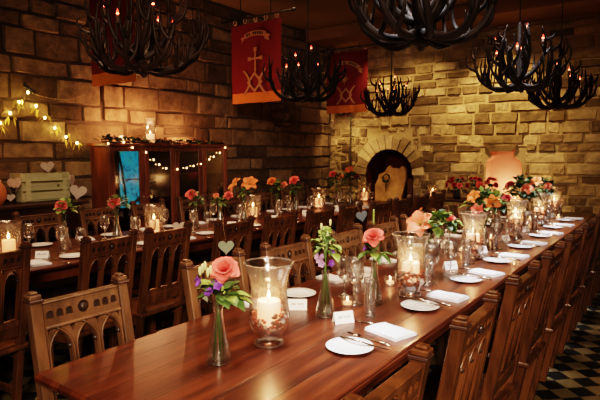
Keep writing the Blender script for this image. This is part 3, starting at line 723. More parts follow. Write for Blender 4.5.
# ------------------------------------------------------------------ rear table
W2 = 'on rear table, '
for i, (y, s) in enumerate([(1.66, 1.15), (2.84, 1.2), (4.10, 1.2), (5.32, 1.25), (6.45, 1.3)]):
    hurricane(-3.55, y, TZ, W2+['at the photo left edge', 'in front of the display cabinet', 'left of the orange lilies', 'below the dim stone corner', 'in front of the dark arch'][i], 1, [1.6, 1.6, 1.8, 1.8, 1.8][i], s=s)
def rbud(y, label, blooms, fol, x=-3.55):
    tcopy(bvO, (x, y, TZ), 'bud vase at %.0f cm along the rear table' % 0 if False else 'bud vase of the '+label.replace(' in front of the sage crate, left', ' by the sage crate'), 'vase', 'bud vases on the rear table')
    bouquet((x, y, TZ), label, blooms, fol, (.012, .25, 4, .02))
F = lambda n, r=.075, z=.255: ((0, 0, z), r, n, ['leaf', 'leafd', 'leafl'], .05, .018, .9)
rbud(2.05, 'coral rose in front of the sage crate, left on the rear table', [('rose', (.01, -.02, .30), (.3, -.6, .7), .045, 'coral')], F(40, .085))
rbud(2.48, 'coral rose left of the cabinet candle on the rear table', [('rose', (.01, -.02, .29), (.3, -.6, .7), .045, 'coral')], F(36))
rbud(3.30, 'coral rose with dense leaves in front of the cabinet doors', [('rose', (-.02, -.02, .30), (.3, -.6, .7), .05, 'coral'), ('small', (.07, .04, .26), (0, -.8, .3), .02, 'bud')], F(48, .09))
rbud(3.62, 'pale pink posy before the right end of the cabinet', [('rose', (-.03, -.02, .27), (.3, -.6, .7), .028, 'peach'), ('rose', (.06, .06, .27), (.3, -.6, .7), .042, 'coral')], F(40, .09, .21))
rbud(3.96, 'pair of orange lilies against the dim wall on the rear table', [('lily', (-.05, -.05, .35), (-.3, -.6, .5), .075, 'orange'), ('lily', (.06, .03, .36), (.3, -.5, .5), .075, 'orange')], F(26, .06))
rbud(4.50, 'orange and coral mixed posy in the middle of the rear table', [('rose', (-.05, -.02, .36), (.1, -.6, .7), .05, 'orange'), ('rose', (.07, .03, .33), (.1, -.6, .7), .04, 'peach')], F(50, .1, .27))
rbud(4.85, 'coral rose in dark leaves right of the orange posy', [('rose', (0, -.03, .36), (.1, -.6, .7), .055, 'coral')], F(50, .1, .27))
rbud(5.72, 'salmon rose among leaves beneath the second banner', [('rose', (-.03, -.03, .40), (.1, -.6, .7), .06, 'coral'), ('lily', (.06, .02, .36), (.1, -.6, .7), .05, 'orange')], F(70, .13, .29))
rbud(6.08, 'reddish lilies in dark leaves left of the arch', [('lily', (0, -.03, .44), (.1, -.6, .7), .07, 'orange'), ('rose', (.08, .02, .36), (.1, -.6, .7), .045, 'redp')], F(70, .13, .32))
for k in range(8):
    y = 1.66+.6*k; lab = '%s setting from left, rear table near side' % ORD[k]
    tcopy(naO, (-3.20, y, TZ), 'folded white napkin, '+lab, 'napkin', 'folded napkins on the rear table', radians(80+random.uniform(-12, 12)))
    tcopy(plO, (-3.22, y+.25, TZ), 'white side plate, '+lab, 'plate', 'side plates on the rear table')
    tcopy(knO, (-3.13, y+.12, TZ), 'steel knife beside the napkin, '+lab, 'knife', 'knives on the rear table', radians(88))
    tcopy(pcO, (-3.36, y+.12, TZ), 'folded white name card, '+lab, 'place card', 'name cards on the rear table', radians(38+random.uniform(-8, 8)))
    tcopy(wgO, (-3.40, y+.28, TZ), 'stemmed wine glass, '+lab, 'wine glass', 'wine glasses on the near side of the rear table')
    tcopy(wgO, (-3.33, y+.38, TZ), 'second smaller stemmed glass, '+lab, 'wine glass', 'smaller stemmed glasses on the rear table', 0, .88)
    tcopy(hbO, (-3.47, y+.34, TZ), 'tall clear tumbler, '+lab, 'tumbler', 'tumblers on the rear table')
    lab = '%s setting from left, rear table wall side' % ORD[k]
    tcopy(naO, (-3.80, y+.1, TZ), 'folded white napkin, '+lab, 'napkin', 'folded napkins on the wall side of the rear table', radians(80+random.uniform(-12, 12)))
    tcopy(plO, (-3.80, y+.34, TZ), 'white side plate, '+lab, 'plate', 'side plates on the wall side of the rear table')
    tcopy(wgO, (-3.68, y+.20, TZ), 'stemmed wine glass, '+lab, 'wine glass', 'wine glasses on the wall side of the rear table')

# buffet: red flowers, candle
bz = .8155
hurricane(-2.80, 7.06, bz, 'on the dark side table at the back wall', 1, 1.0, s=.9)
for i, (x, rr) in enumerate([(-2.46, .13), (-2.22, .12), (-2.02, .10)]):
    b = MB(); b.lathe([(0, 0), (.045, 0), (.055, .05), (.045, .10), (.05, .115), (.045, .115), (.04, .1), (0, .02)], 'iron', 16)
    o = b.obj('flower_pot', None, (x, 7.08, bz)); tag(o, 'small dark pot on the back side table, %s' % ['left', 'middle', 'right, below the niche'][i], 'pot', 'dark pots on the side table')
    bl = []
    for k in range(11-2*i):
        d = rdir(-.1, 1.3); d.y = -abs(d.y); bl.append(('rose', (d.x*rr, d.y*rr*.8, .17+d.z*.11), d, .036, 'redp' if k % 4 else 'coral'))
    bouquet((x, 7.08, bz), 'cluster of deep red roses in the %s pot on the back side table' % ['left', 'middle', 'right'][i], bl, ((0, 0, .15), rr*.9, 45, ['leafd', 'leafd', 'leaf'], .05, .02, 1), (.03, .15, 4, .03))

# ------------------------------------------------------------------ hearts
def heart_pts(s, n=28):
    P_ = []
    for i in range(n):
        t = 2*pi*i/n; P_.append((s*16*sin(t)**3/16, s*(13*cos(t)-5*cos(2*t)-2*cos(3*t)-cos(4*t))/16))
    return P_
def heart(name, loc, s, mat, label, nrm=(1, 0, 0), hang=None, roll=0):
    n = V(nrm).normalized(); u = n.cross(V((0, 0, 1))).normalized()*-1; w = V((0, 0, 1)); 
    u, w = u*cos(roll)+w*sin(roll), w*cos(roll)-u*sin(roll)
    r = empty(name, loc); tag(r, label, 'heart'); b = MB(); b.poly(heart_pts(s), mat, .008, V((0, 0, 0)), u, w, n); b.obj('wooden_heart', r)
    if hang: b = MB(); b.tube([V((0, 0, s*.3)), V(hang)-V(loc)], .0014, 'string', 4); b.obj('twine', r)
    return r
heart('hanging_heart', (-2.40, 2.50, .83), .052, 'hearts', 'sage grey wooden heart on twine hung on the chair behind the coral rose', (1, -1.1, 0), (-2.43, 2.50, .99))
heart('hanging_heart', (-1.66, 1.60, .845), .052, 'hearts', 'sage wooden heart on the second front-table chair, just above the coral rose', (1, -1.1, 0), (-1.68, 1.60, .965), .1)
heart('hanging_heart', (-2.22, 3.99, .90), .055, 'heartb', 'slate blue wooden heart hung on a chair left of the single coral rose', (1, -.6, 0), (-2.27, 3.98, 1.0), .2)
heart('standing_heart', (-3.42, 3.00, TZ+.055), .058, 'heart', 'white wooden heart standing on the rear table beside the cabinet candle', (1, -.9, 0))
heart('wall_heart', (-4.44, 2.43, 1.325), .055, 'heart', 'cream wooden heart leaning over the top edge of the sage crate', (1, -.3, 0), None, .1)
heart('wall_heart', (-4.41, 2.135, 1.19), .066, 'heart', 'narrow white heart hanging at the left end of the sage crate', (.45, -1, 0), (-4.44, 2.15, 1.29), .1)
heart('wall_heart', (-4.36, 2.60, 1.20), .066, 'heart', 'white heart hanging from the right end of the sage crate', (1, .9, 0), (-4.40, 2.59, 1.30))
heart('wall_heart', (-4.33, 2.64, 1.10), .072, 'heart', 'lower white heart in front of the right end of the sage crate', (1, -.5, 0), (-4.37, 2.62, 1.25), -.2)
heart('wall_heart', (-4.38, 2.08, 1.085), .035, 'heart', 'tiny white heart on the dark ribbon left of the crate', (1, -.5, 0))
# crate
r = empty('wooden_crate', (-4.47, 2.38, 1.035)); tag(r, 'sage painted slatted wooden crate on its side on the dark sideboard', 'crate')
for k in range(3):
    b = MB()
    if k == 1:
        hh = [(x+.10, y+.033) for x, y in heart_pts(.020, 16)]
        b.poly(rnd_rect(-.21, .21, .0, .062), 'crate', .012, V((.09, 0, .015+k*.078)), V((0, 1, 0)), V((0, 0, 1)), V((1, 0, 0)), [hh])
    else: b.box(.09, .102, -.21, .21, .015+k*.078, .077+k*.078, 'crate', .002)
    b.obj('front_slat', r)
    b = MB(); b.box(-.10, -.088, -.21, .21, .015+k*.078, .077+k*.078, 'crate', .002); b.obj('back_slat', r)
for s in (-1, 1): b = MB(); b.box(-.088, .09, s*.195, s*.21, .0, .24, 'crate', .002); b.obj('end_panel', r)
for s in (-1, 1): b = MB(); b.box(.102, .114, s*.16-.02, s*.16+.02, .01, .24, 'crate', .002); b.obj('corner_batten', r)
b = MB(); b.box(-.088, .09, -.195, .195, 0, .012, 'crate'); b.obj('base_board', r)
# sideboard
r = empty('sideboard', (-4.45, 1.72, 0)); tag(r, 'dark wooden sideboard against the left wall under the sage crate', 'sideboard')
b = MB(); b.box(-.22, .24, -.75, .95, 1.0, 1.03, 'console', .004); b.obj('top_board', r)
b = MB(); b.box(-.20, .20, -.70, .90, .74, 1.0, 'console'); b.obj('carcass', r)
for k in range(3): y = -.68+k*.53; b = MB(); b.box(.20, .215, y, y+.50, .77, .98, 'console', .004); dr = b.obj('drawer', r); b = MB(); b.blob((.228, y+.25, .875), .014, 'iron'); b.obj('knob', dr)
for sx in (-.17, .17):
    for sy in (-.66, .86): b = MB(); b.box(sx-.03, sx+.03, sy-.03, sy+.03, 0, .74, 'console'); b.obj('leg', r)
# amber jar
r = empty('amber_lantern', (-4.40, 1.955, 1.03)); tag(r, 'rounded amber glowing jar lantern at the left end of the sideboard', 'lantern')
b = MB(); b.lathe([(0, 0), (.06, 0), (.095, .05), (.10, .10), (.085, .15), (.06, .18), (.065, .20), (.05, .20), (0, .19)], 'amber', 24); b.obj('jar', r)
b = MB(); b.tube([(.0, -.06, .20), (0, -.05, .28), (0, .05, .28), (0, .06, .20)], .003, 'iron', 5); b.obj('handle', r)
lamp((-4.25, 1.80, 1.35), 1.3, (1, .36, .12), .08)
b = MB()
for k in range(4): leaf(b, (0, 0, .0), (0.1, .3*(-1)**k, .6+.2*k), .075, .022, 'ink', .2)
b.blob((0, 0, .01), .016, 'ink'); tag(b.obj('ribbon_bow', None, (-4.39, 2.11, 1.115)), 'black ribbon bow between the amber lantern and the crate', 'bow')

# ------------------------------------------------------------------ cabinet
CX0, CX1 = -4.67, -4.38; CY0, CY1 = 2.99, 4.58; CZ = 1.535
r = empty('display_cabinet', ((CX0+CX1)/2, (CY0+CY1)/2, 0)); tag(r, 'reddish wooden display cabinet with four glazed doors against the left wall', 'cabinet')
o = V(r.location)
def cb(name, x0, x1, y0, y1, z0, z1, m='cabinet', c=.003, par=None):
    b = MB(); b.box(x0-o.x, x1-o.x, y0-o.y, y1-o.y, z0, z1, m, c); return b.obj(name, par or r)
cb('side_panel', CX0, CX1, CY0, CY0+.02, 0, CZ-.03); cb('side_panel', CX0, CX1, CY1-.02, CY1, 0, CZ-.03)
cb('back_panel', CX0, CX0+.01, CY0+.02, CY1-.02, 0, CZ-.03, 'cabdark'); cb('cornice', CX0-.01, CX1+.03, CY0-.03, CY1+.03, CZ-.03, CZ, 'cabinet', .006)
cb('centre_divider', CX0+.01, CX1, (CY0+CY1)/2-.015, (CY0+CY1)/2+.015, 0, CZ-.03)
for z in (.62, .93, 1.20): cb('shelf', CX0+.01, CX1-.04, CY0+.02, CY1-.02, z, z+.015)
cb('plinth', CX0, CX1+.01, CY0+.02, CY1-.02, 0, .08)
dw = (CY1-CY0)/4
for k in range(4):
    y0, y1 = CY0+k*dw+.004, CY0+(k+1)*dw-.004; z0, z1 = .10, CZ-.035; sw = .055
    b = MB()
    for q in ((y0, y0+sw, z0, z1), (y1-sw, y1, z0, z1), (y0+sw, y1-sw, z1-sw*.8, z1), (y0+sw, y1-sw, z0, z0+.07), (y0+sw, y1-sw, .60, .64)): b.box(CX1-o.x, CX1+.02-o.x, q[0]-o.y, q[1]-o.y, q[2], q[3], 'cabinet', .003)
    d = b.obj('door', r)
    b = MB(); b.box(CX1+.006-o.x, CX1+.009-o.x, y0+sw-o.y, y1-sw-o.y, .64, z1-sw*.8, 'pane'); b.obj('glass_pane', d)
    cb('lower_panel', CX1+.004, CX1+.012, y0+sw, y1-sw, z0+.07, .60, 'cabinet', 0, d)
    b = MB(); b.blob((CX1+.03-o.x, (y1-.02 if k % 2 == 0 else y0+.02)-o.y, 1.0), .010, 'steel'); b.obj('knob', d)
# glowing blue panel painting a reflection in the first door's glass
r2 = empty('blue_reflection_panel', (CX1-.03, CY0+.24, 1.05)); tag(r2, 'glowing blue panel with green leaf shapes, painted reflection behind the left cabinet door', 'painted reflection')
b = MB(); b.box(-.003, .003, -.11, .13, -.15, .42, 'blue'); b.obj('blue_reflection', r2)
b = MB()
for z in (-.15, .13, .42): b.box(-.006, .006, -.11, .13, z-.006, z+.006, 'refl_edge')
for y in (-.11, .13): b.box(-.006, .006, y-.006, y+.006, -.15, .42, 'refl_edge')
b.tube([(.004, -.11, .40), (.004, -.07, .2), (.004, -.03, -.14)], .012, 'leafd', 5); b.tube([(.004, .13, -.05), (.004, .04, -.12)], .015, 'leafd', 5); b.obj('reflection_bars', r2)
for k in range(6):    # tumblers on the cabinet shelves
    y = [3.50, 3.58, 3.68, 3.95, 4.28, 4.38][k]
    tcopy(hbO, (-4.50, y, [.945, .945, .945, 1.215, .945, 1.215][k]), 'plain tumbler on a shelf inside the glazed cabinet, %s from the left' % ORD[k], 'tumbler', 'tumblers in the cabinet', 0, .8)
# garland and candles on top of cabinet
b = MB()
for i in range(420):
    t = random.random(); leaf(b, (random.uniform(-.10, .10)-.0, -.80+1.6*t, random.uniform(0, .03)+.02*(t < .25)), rdir(-.1, 1.0), random.uniform(.04, .08), .020, random.choice(['leafd', 'leafd', 'leaf', 'pot3']))
b.tube([(.0, -.78+.1*i, .012) for i in range(17)], .006, 'wire', 5)
tag(b.obj('leaf_garland', None, (-4.50, 3.79, CZ)), 'dark leafy garland laid along the top of the display cabinet', 'garland')
b = MB(); b.lathe([(0, .003), (.055, 0), (.058, .01), (.055, .2), (.058, .26), (.055, .26), (.052, .2), (.05, .012), (0, .01)], 'glass', 24); tag(b.obj('glass_cylinder', None, (-4.50, 3.58, CZ+.0)), 'clear straight glass cylinder around a white candle on top of the cabinet', 'vase')
tcopy(candO, (-4.50, 3.58, CZ+.012), 'lit white pillar candle in the glass cylinder on top of the cabinet', 'candle')
for i, y in enumerate((3.25, 4.06)):
    tcopy(tlO, (-4.50, y, CZ+.0), 'small glowing tealight on top of the cabinet, %s of the glass cylinder' % ['left', 'right'][i], 'tealight')
for y, e in ((3.25, 7.5), (3.58, 7.5), (4.06, 8.5)): lamp((-4.48, y, CZ+(.16 if y != 3.58 else .32)), e, (1, .45, .22), .03)

# fairy lights
def fairy_string(name, pts, label, mat, r, sub=4):
    e = empty(name, pts[0]); tag(e, label, 'fairy lights'); o0 = V(pts[0]); b = MB(); path = []
    for i in range(len(pts)-1):
        for k in range(sub): t = k/sub; p = V(pts[i]).lerp(V(pts[i+1]), t); p.z -= .012*sin(pi*t); path.append(p-o0)
    path.append(V(pts[-1])-o0); b.tube(path, .0018, 'wire', 4); b.obj('wire', e)
    for p in pts:
        p = V(p)-o0; b = MB(); b.blob(p-V((0, 0, .008)), r, mat, 7, (1, 1, 1.3)); b.obj('bulb', e)
    return e
xs = -4.66
fl = [(xs, 2.158, 1.701), (xs, 2.244, 1.789), (xs, 2.324, 1.888), (xs+.01, 2.40, 1.975), (xs, 2.471, 1.864), (xs, 2.548, 1.763), (xs, 2.638, 1.677), (xs, 2.742, 1.598), (xs, 2.850, 1.544)]
e = fairy_string('fairy_lights', [(xs+.02, 2.05, 1.62)]+fl, 'string of yellow fairy lights in an upturned V on the left wall', 'fairy', .010)
b = MB()
for p in fl:
    if p[2] > 1.95: continue
    for k in range(7):
        q = V(p)-V((xs+.02, 2.05, 1.62))+V((random.uniform(-.01, .02), random.uniform(-.03, .03), random.uniform(-.05, .02)))
        leaf(b, q, rdir(-1.4, .2), .06, .010, 'gauze', .4)
b.obj('straw_gauze', e)['kind'] = 'stuff'
for p in (fl[0], fl[2], fl[4], fl[6], fl[8]): lamp((p[0]+.07, p[1], p[2]), .55, (1, .62, .15), .02)
b = MB(); b.box(-.012, .012, -.05, .0, -.012, .02, 'iron', .004, lambda p: V((p.x, p.y*.9+p.z*.3, p.z-p.y*.6))); b.box(-.012, .012, .0, .06, -.012, .02, 'iron', .004, lambda p: V((p.x, p.y*.9, p.z-p.y*.6)))
tag(b.obj('battery_box', None, (-4.65, 2.41, 2.00)), 'small dark battery box at the peak of the wall fairy lights', 'battery box')
b = MB(); b.tube([(0, .10*i/1.0, .25*((i-2.5)/5)**2*(1 if i > 2 else .5)) for i in range(6)], .003, 'string', 4)
for i in range(12): b.blob((0, .042*i, .002+.25*((i/2.4-2.5)/5)**2*(1 if i > 6 else .5)), .006, 'string', 5)
tag(b.obj('bead_garland', None, (-4.67, 2.45, 1.93)), 'thin brown bead garland running from the battery box toward the first banner', 'garland')
cf = CX1+.035
cl = [(cf, 2.97, 1.535), (cf, 3.14, 1.55), (cf, 3.24, 1.50), (cf, 3.40, 1.455), (cf, 3.49, 1.38), (cf, 3.56, 1.33), (cf, 3.65, 1.29), (cf, 3.80, 1.275), (cf, 3.93, 1.285), (cf, 4.03, 1.305), (cf, 4.14, 1.325), (cf, 4.27, 1.375), (cf, 4.34, 1.405), (cf, 4.44, 1.45), (cf, 4.53, 1.51)]
fairy_string('fairy_lights', cl, 'string of small warm fairy lights swagged across the cabinet doors', 'fairyw', .0065, 2)

# ------------------------------------------------------------------ arch contents
b = MB(); ring = [(-.33, 0), (-.33, .93), (-.28, 1.03), (-.26, 1.10), (-.17, 1.13), (-.12, 1.21), (-.07, 1.245), (-.03, 1.20), (.03, 1.205), (.08, 1.19), (.14, 1.235), (.19, 1.20), (.20, 1.05), (.17, .9), (.13, .75), (.16, .5), (.12, 0)]
b.poly(ring, 'slab', .05, V((ACX, YB+.16, 0)), V((1, 0, 0)), V((0, 0, 1)), V((0, 1, 0))); tag(b.obj('timber_slab'), 'tall jagged live-edge timber slab standing in the dark arched alcove', 'timber slab')
b = MB()
for i in range(40):
    a = random.uniform(0, 2*pi); leaf(b, (.05*cos(a), 0, .05*sin(a)), (cos(a+1), -.3, sin(a+1)), .04, .014, 'leafd')
b.tube([(.05*cos(2*pi*i/16), 0, .05*sin(2*pi*i/16)) for i in range(17)], .008, 'leafd', 5, False); b.tube([(0, 0, .05), (0, .02, .10)], .003, 'string', 4)
b.tube([(0, 0, -.05), (0, .0, -.22)], .008, 'leafd', 5)
tag(b.obj('wreath', None, (ACX-.12, YB+.13, 1.05)), 'small dark leaf wreath hung on the timber slab', 'wreath')
b = MB(); b.poly([(0, 0), (.11, 0), (.11, 1.0), (.06, 1.06), (0, 1.02)], 'chair_red', .03, V((ACX+.24, YB+.12, 0)), V((1, 0, 0)), V((0, 0, 1)), V((0, 1, 0))); tag(b.obj('timber_board'), 'narrow reddish board leaning at the right side of the arched alcove', 'board')
for i, (x, s) in enumerate(((-2.09, 1.0), (-1.94, 1.1), (-1.80, 1.0))):
    tcopy(tlO, (x, YB+.08, .8), 'tealight on the sill of the pink lit wall niche, %s' % ['left', 'middle', 'right'][i], 'tealight')
lamp((-1.945, YB+.02, .98), 3.2, (1, .56, .33), .08)
b = MB(); b.poly([(-.215, .085), (.215, .085), (.16, .03), (.15, 0), (-.15, 0), (-.16, .03)], 'stone', .05, V((-1.975, YB-.06, 1.455)), V((1, 0, 0)), V((0, 0, 1)), V((0, 1, 0)), (), .12); struct(b, 'trim_4')
b = MB(); b.tube([(0, 0, 0), (0, 0, .9), (0, 0, 2.05)], .008, 'iron', 6); tag(b.obj('wall_conduit', None, (-4.30, YB-.055, .0)), 'thin black vertical conduit on the back wall left of the arch', 'conduit')

# ------------------------------------------------------------------ banners
def banner(x0, x1, y, z0, z1, label, motif):
    w, h = x1-x0, z1-z0; r = empty('banner', ((x0+x1)/2, y, z1)); tag(r, label, 'banner', None)
    def cloth(za, zb, m, n=14, off=0):
        b = MB(); vs = []
        for i in range(n+1):
            for j in range(7):
                u = -w/2+w*i/n; z = za+(zb-za)*j/6; vs.append((u, .012*sin(u*16)+.005*sin(u*37+z*3)+off, z))
        b.add(vs, [(i*7+j, (i+1)*7+j, (i+1)*7+j+1, i*7+j+1) for i in range(n) for j in range(6)], m, True); return b
    cloth(-h+.115, 0, 'red').obj('banner_cloth', r); cloth(-h, -h+.115, 'gold').obj('orange_hem', r)
    for k in range(5):
        u = -w/2+.06+(w-.12)*k/4; b = MB()
        b.tube([(u+.022*cos(2*pi*i/12), -.002, .035+.03*sin(2*pi*i/12)) for i in range(13)], .007, 'pale', 5, False); b.obj('hanging_loop', r)
    b = MB(); b.tube([(-w/2-.12, 0, .062), (w/2+.14, 0, .062)], .010, 'iron', 8); b.blob((w/2+.16, 0, .062), .022, 'iron', 8, (1.6, 1, 1)); b.blob((-w/2-.13, 0, .062), .02, 'iron')
    for s in (-.3, .3): b.tube([(s*w, 0, .062), (s*w, 0, 3.2-z1 if z1 < 3 else .2)], .005, 'iron', 5)
    b.obj('pole', r)
    Y_ = -.024; U, W_, NN = V((1, 0, 0)), V((0, 0, 1)), V((0, 1, 0)); T = .004
    if not motif: 
        b = MB(); b.poly([(0, 0), (.05, .02), (.03, .2), (-.02, .18)], 'emblem', T, V((-.10, Y_, -h*.7)), U, W_, NN); b.obj('emblem', r); return r
    def arcband(cx, cz, ra, rb, a0, a1, m, b, n=10, off=0):
        outer = [(cx+rb*cos(a0+(a1-a0)*i/n), cz+rb*sin(a0+(a1-a0)*i/n)) for i in range(n+1)]; inner = [(cx+ra*cos(a0+(a1-a0)*i/n), cz+ra*sin(a0+(a1-a0)*i/n)) for i in range(n+1)][::-1]
        b.poly(outer+inner, m, T, V((0, Y_-off, 0)), U, W_, NN)
    # scroll
    b = MB(); cz = -h*.62 if motif == 'cross' else -h*.64
    tilt = 0 if motif == 'cross' else -.35
    arcband(.01 if not tilt else -.04, cz, .40, .455, pi/2-.36+tilt, pi/2+.36+tilt*.6, 'emblem', b)
    for s in (-1, 1):
        a = pi/2-s*.40+(tilt if s > 0 else tilt*.6); px, pz = (.01 if not tilt else -.04)+.41*cos(a), cz+.41*sin(a)
        b.poly([(px-.025, pz-.03), (px+.045*s, pz-.055), (px+.03*s, pz-.02), (px+.055*s, pz+.01), (px-.02*s, pz+.035)], 'emblem', T, V((0, Y_+.002, 0)), U, W_, NN)
    sc_ = b.obj('scroll', r)
    b = MB()
    for k, (aw) in enumerate((.05, .03, 0, .05, .05, .045, .05, .04)):
        if not aw: continue
        a = pi/2+.27-k*.075+tilt*.8; arcband(.01 if not tilt else -.04, cz, .412, .442, a-aw/2, a+aw/2, 'ink', b, 2, .003)
    b.obj('scroll_lettering', sc_)
    b = MB()
    if motif == 'cross':
        zc = -.395; aw = .010
        b.poly([(-aw, -.12), (aw, -.12), (aw, -aw), (.085, -aw), (.085, aw), (aw, aw), (aw, .10), (-aw, .10), (-aw, aw), (-.085, aw), (-.085, -aw), (-aw, -aw)], 'emblem', T, V((0.01, Y_, zc)), U, W_, NN)
        for dx, dz in ((0, .10), (.085, 0), (-.085, 0), (0, -.12)):
            b.poly([(dx+.030*cos(pi/4+pi/2*i), dz+.030*sin(pi/4+pi/2*i)) for i in range(4)] if dz > -.1 else [(dx-.018, dz), (dx+.018, dz), (dx, dz-.04)], 'emblem', T, V((0.01, Y_-.001, zc)), U, W_, NN)
    else:
        b.poly([((.10 if i % 4 == 0 else .075 if i % 2 == 0 else .028)*cos(pi/2+pi*i/8), (.10 if i % 4 == 0 else .075 if i % 2 == 0 else .028)*sin(pi/2+pi*i/8)) for i in range(16)], 'emblem', T, V((-.03, Y_, -.41)), U, W_, NN)
    b.obj('emblem', r)
    b = MB(); zc = -.655          # interlaced knot
    dm = .115; t = .026
    b.poly([(0, dm), (dm*1.0, 0), (0, -dm), (-dm*1.0, 0)], 'emblem', T, V((0.0, Y_, zc)), U, W_, NN, [[(0, dm-t*1.4), (dm-t*1.4, 0), (0, -dm+t*1.4), (-dm+t*1.4, 0)]])
    for s in (-1, 1):
        out = [(s*(.175-.085*cos(pi*(i/10-.5))), -.135+.27*i/10) for i in range(11)]
        b.poly(out+[(x-s*.032, z_) for x, z_ in out[::-1]], 'emblem', T, V((0, Y_-.003, zc)), U, W_, NN)
    b.obj('knot_emblem', r)
    return r
banner(-4.62, -3.93, 3.0, 2.07, 2.97, 'crimson banner with orange hem half hidden behind the left antler chandelier', None)
banner(-4.29, -3.56, 4.6, 2.005, 2.885, 'crimson banner with a tan cross above a knot emblem', 'cross')
banner(-4.61, -3.88, 7.12, 2.055, 2.975, 'crimson banner with a tan star above a knot emblem, at the back corner', 'star')

# ------------------------------------------------------------------ chandeliers
def smooth(pts, k=3):
    pts = [V(p) for p in pts]; out = []
    for i in range(len(pts)-1):
        p0, p1, p2, p3 = pts[max(i-1, 0)], pts[i], pts[i+1], pts[min(i+2, len(pts)-1)]
        for j in range(k):
            t = j/k; out.append(.5*((2*p1)+(p2-p0)*t+(2*p0-5*p1+4*p2-p3)*t*t+(-p0+3*p1-3*p2+p3)*t**3))
    out.append(pts[-1]); return out
def antler(a, kind, m):
    b = MB(); tw = random.choice((-1, 1))*random.uniform(.1, .35); sc_ = random.uniform(.88, 1.1)
    def pt(r, da, z): q = a+da*tw*2; return (r*cos(q)*sc_, r*sin(q)*sc_, z)
    if kind == 0: main = [(.03, 0, .05), (.12, 0, .022), (.20, .15, .035), (.262, .3, .085), (.298, .45, .16), (.312, .6, .25), (.30, .7, .345)]
    else: main = [(.02, 0, .10), (.07, 0, .12), (.13, .15, .18), (.17, .3, .27), (.175, .45, .37), (.15, .55, .47)]
    P_ = smooth([pt(*q) for q in main]); n = len(P_)
    b.tube(P_, [.019*(1-.78*(i/(n-1))**1.5)+.001 for i in range(n)], m, 7)
    tines = [(.35, .10, .13), (.55, -.09, .15), (.72, .08, .13), (.45, -.05, .10), (.86, .07, .09)] if kind == 0 else [(.35, .07, .12), (.6, -.07, .12), (.8, .06, .08)]
    for (t, sd, hh) in tines:
        p = P_[int(t*(n-1))]; tan = V((-sin(a), cos(a), 0)); rad = V((cos(a), sin(a), 0)); sgn = random.choice((-1, 1)); hh *= random.uniform(.8, 1.25)
        ro = random.uniform(-.01, .09)
        q = smooth([p, p+tan*sd*.45*sgn+rad*ro*.7+V((0, 0, hh*.3)), p+tan*sd*sgn*.65+rad*ro+V((0, 0, hh*.8)), p+tan*sd*.6*sgn+rad*ro*.8+V((0, 0, hh*1.3))])
        k = len(q); b.tube(q, [.0135*(1-.88*(i/(k-1)))+.0008 for i in range(k)], m, 6)
    return b
def chandelier(x, y, z, label, m, rot, seed, ce=3.27, s=1.0):
    random.seed(seed); r = empty('antler_chandelier', (x, y, z), rot); tag(r, label, 'chandelier', 'antler chandeliers'); r.scale = (s, s, s)
    for k in range(9): antler(2*pi*k/9+random.uniform(-.12, .12), 0, m).obj('antler', r)
    for k in range(5): antler(2*pi*k/5+.3+random.uniform(-.12, .12), 1, m).obj('antler', r)
    b = MB(); b.lathe([(0, -.0), (.03, .005), (.045, .03), (.03, .08), (.014, .11), (.014, .5), (.0, .52)], m, 12); b.obj('hub', r)
    b = MB(); b.tube([(0, 0, .5), (0, 0, (ce-z)/s)], .005, 'iron', 6); b.lathe([(.045, (ce-z)/s), (.04, (ce-z)/s-.02), (.01, (ce-z)/s-.03)], 'iron', 12); b.obj('hanging_rod', r)
    for k in range(7):
        a = 2*pi*k/6+.5; rr = .19 if k < 6 else .06; h = (.24, .30, .26, .33, .25, .31, .43)[k]; c = V((rr*cos(a), rr*sin(a), 0))
        b = MB(); b.tube([c*1.1+V((0, 0, .06)), c+V((0, 0, h))], .005, m, 5); b.lathe([(.0, h), (.010, h), (.009, h+.045), (0, h+.045)], 'ctube', 8, c.x, c.y); b.lathe([(0, h-.005), (.02, h), (.018, h+.004), (0, h+.002)], m, 8, c.x, c.y); st = b.obj('candle_sleeve', r)
        b = MB(); b.lathe([(0, h+.045), (.006, h+.051), (.0075, h+.058), (.005, h+.070), (.001, h+.082)], 'bulb', 8, c.x, c.y); b.blob((c.x, c.y, h+.056), .0078, 'bulbcore', 6); b.obj('flame_bulb', st)
    return r
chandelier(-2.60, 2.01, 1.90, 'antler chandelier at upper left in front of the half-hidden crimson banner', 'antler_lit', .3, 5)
chandelier(-2.77, 3.96, 1.90, 'dark antler chandelier hanging between the cross banner and the star banner', 'antler', 1.1, 6)
chandelier(-2.99, 6.10, 1.90, 'smallest antler chandelier, above and left of the stone arch', 'antler', .7, 7, 3.27)
chandelier(-.94, 2.19, 1.905, 'largest antler chandelier, cut by the top edge of the photo', 'antler', 2.0, 8)
chandelier(-1.03, 4.23, 1.90, 'antler chandelier at upper right, the nearer of the overlapping pair', 'antler', .2, 9)
chandelier(-1.09, 6.20, 1.90, 'antler chandelier at the far right, the further of the overlapping pair', 'antler', 1.7, 10)

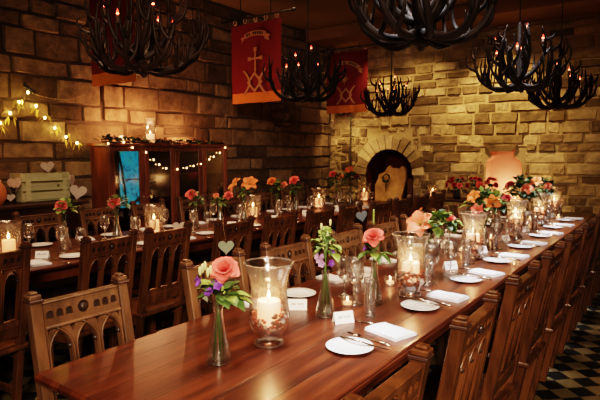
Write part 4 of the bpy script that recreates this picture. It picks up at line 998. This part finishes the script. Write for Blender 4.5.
# ------------------------------------------------------------------ lights
def area(loc, tgt, e, col, sx, sy=None, spread=pi):  # unseen area lights added as fill over tables and chairs
    ld = bpy.data.lights.new('area', 'AREA'); ld.energy = e; ld.color = col; ld.size = sx; ld.spread = spread
    if sy: ld.shape = 'RECTANGLE'; ld.size_y = sy
    o = bpy.data.objects.new('fill_light', ld); COL.objects.link(o); o.location = loc; o.rotation_euler = (V(tgt)-V(loc)).to_track_quat('-Z', 'Y').to_euler() if not sy else (0, 0, 0); return o
def spot(loc, tgt, e, col, ang, blend=.9, r=.05):
    ld = bpy.data.lights.new('spot', 'SPOT'); ld.energy = e; ld.color = col; ld.spot_size = radians(ang); ld.spot_blend = blend; ld.shadow_soft_size = r
    o = bpy.data.objects.new('wall_or_added_spot', ld); COL.objects.link(o); o.location = loc; o.rotation_euler = (V(tgt)-V(loc)).to_track_quat('-Z', 'Y').to_euler(); return o
WC = (1, .67, .31)
spot((-4.20, 6.75, 2.0), (-4.32, 7.4, 1.35), 17, WC, 95); spot((-4.30, 7.25, 3.05), (-4.25, 7.42, 1.0), 45, WC, 80); spot((-3.6, 6.9, 3.05), (-3.9, 7.4, 1.6), 40, WC, 70)  # first one is an unseen lamp added to brighten the corner under the banner
spot((-3.1, 6.5, 3.05), (-3.15, 7.4, 1.9), 42, WC, 80)
spot((-2.0, 6.45, 3.05), (-2.05, 7.4, 1.85), 125, WC, 74)
spot((-4.0, 5.6, 3.0), (-4.3, 7.12, 2.5), 7, (1, .8, .6), 40); spot((-.9, 6.3, 3.05), (-1.0, 7.4, 1.4), 16, WC, 80)
area((-1.3, 3.2, 3.2), (-1.3, 3.2, 0), 27, (1, .66, .43), .5, 5.0, radians(62))
area((-3.2, 3.2, 3.2), (-3.4, 3.2, 0), 22, (1, .62, .38), .6, 4.6, radians(75))
area((1.2, -1.2, 2.7), (-1.4, 2.2, .7), 34, (1, .76, .55), .7, None, radians(70))
area((-.95, 3.6, 3.15), (-.93, 3.6, .76), 14, (.80, .90, 1), .25, 4.6, radians(17))  # added cool strip, brightens the plates and napkins
w = bpy.data.worlds.new('World'); sc.world = w; w.use_nodes = True
w.node_tree.nodes['Background'].inputs[0].default_value = (1, .6, .35, 1); w.node_tree.nodes['Background'].inputs[1].default_value = .012

# remove the unplaced originals of the small wares
for o in protos:
    for c in list(KIDS.get(o.name, [])):
        bpy.data.objects.remove(c)
    bpy.data.objects.remove(o)

# ------------------------------------------------------------------ camera
cam = bpy.data.cameras.new('Camera'); co = bpy.data.objects.new('Camera', cam); COL.objects.link(co); sc.camera = co
cam.sensor_width = 36; cam.lens = 528/600*36; cam.clip_start = .05
co.location = (0, 0, 1.45); co.rotation_euler = (pi/2-math.atan(48/528), 0, math.atan(382/math.hypot(528, 48)))
sc.view_settings.view_transform = 'Filmic'; sc.view_settings.look = 'High Contrast'; sc.view_settings.exposure = 0.4
sc.cycles.transparent_max_bounces = 24; sc.cycles.max_bounces = 6; sc.cycles.caustics_reflective = False; sc.cycles.caustics_refractive = False
sc.cycles.sample_clamp_indirect = 3
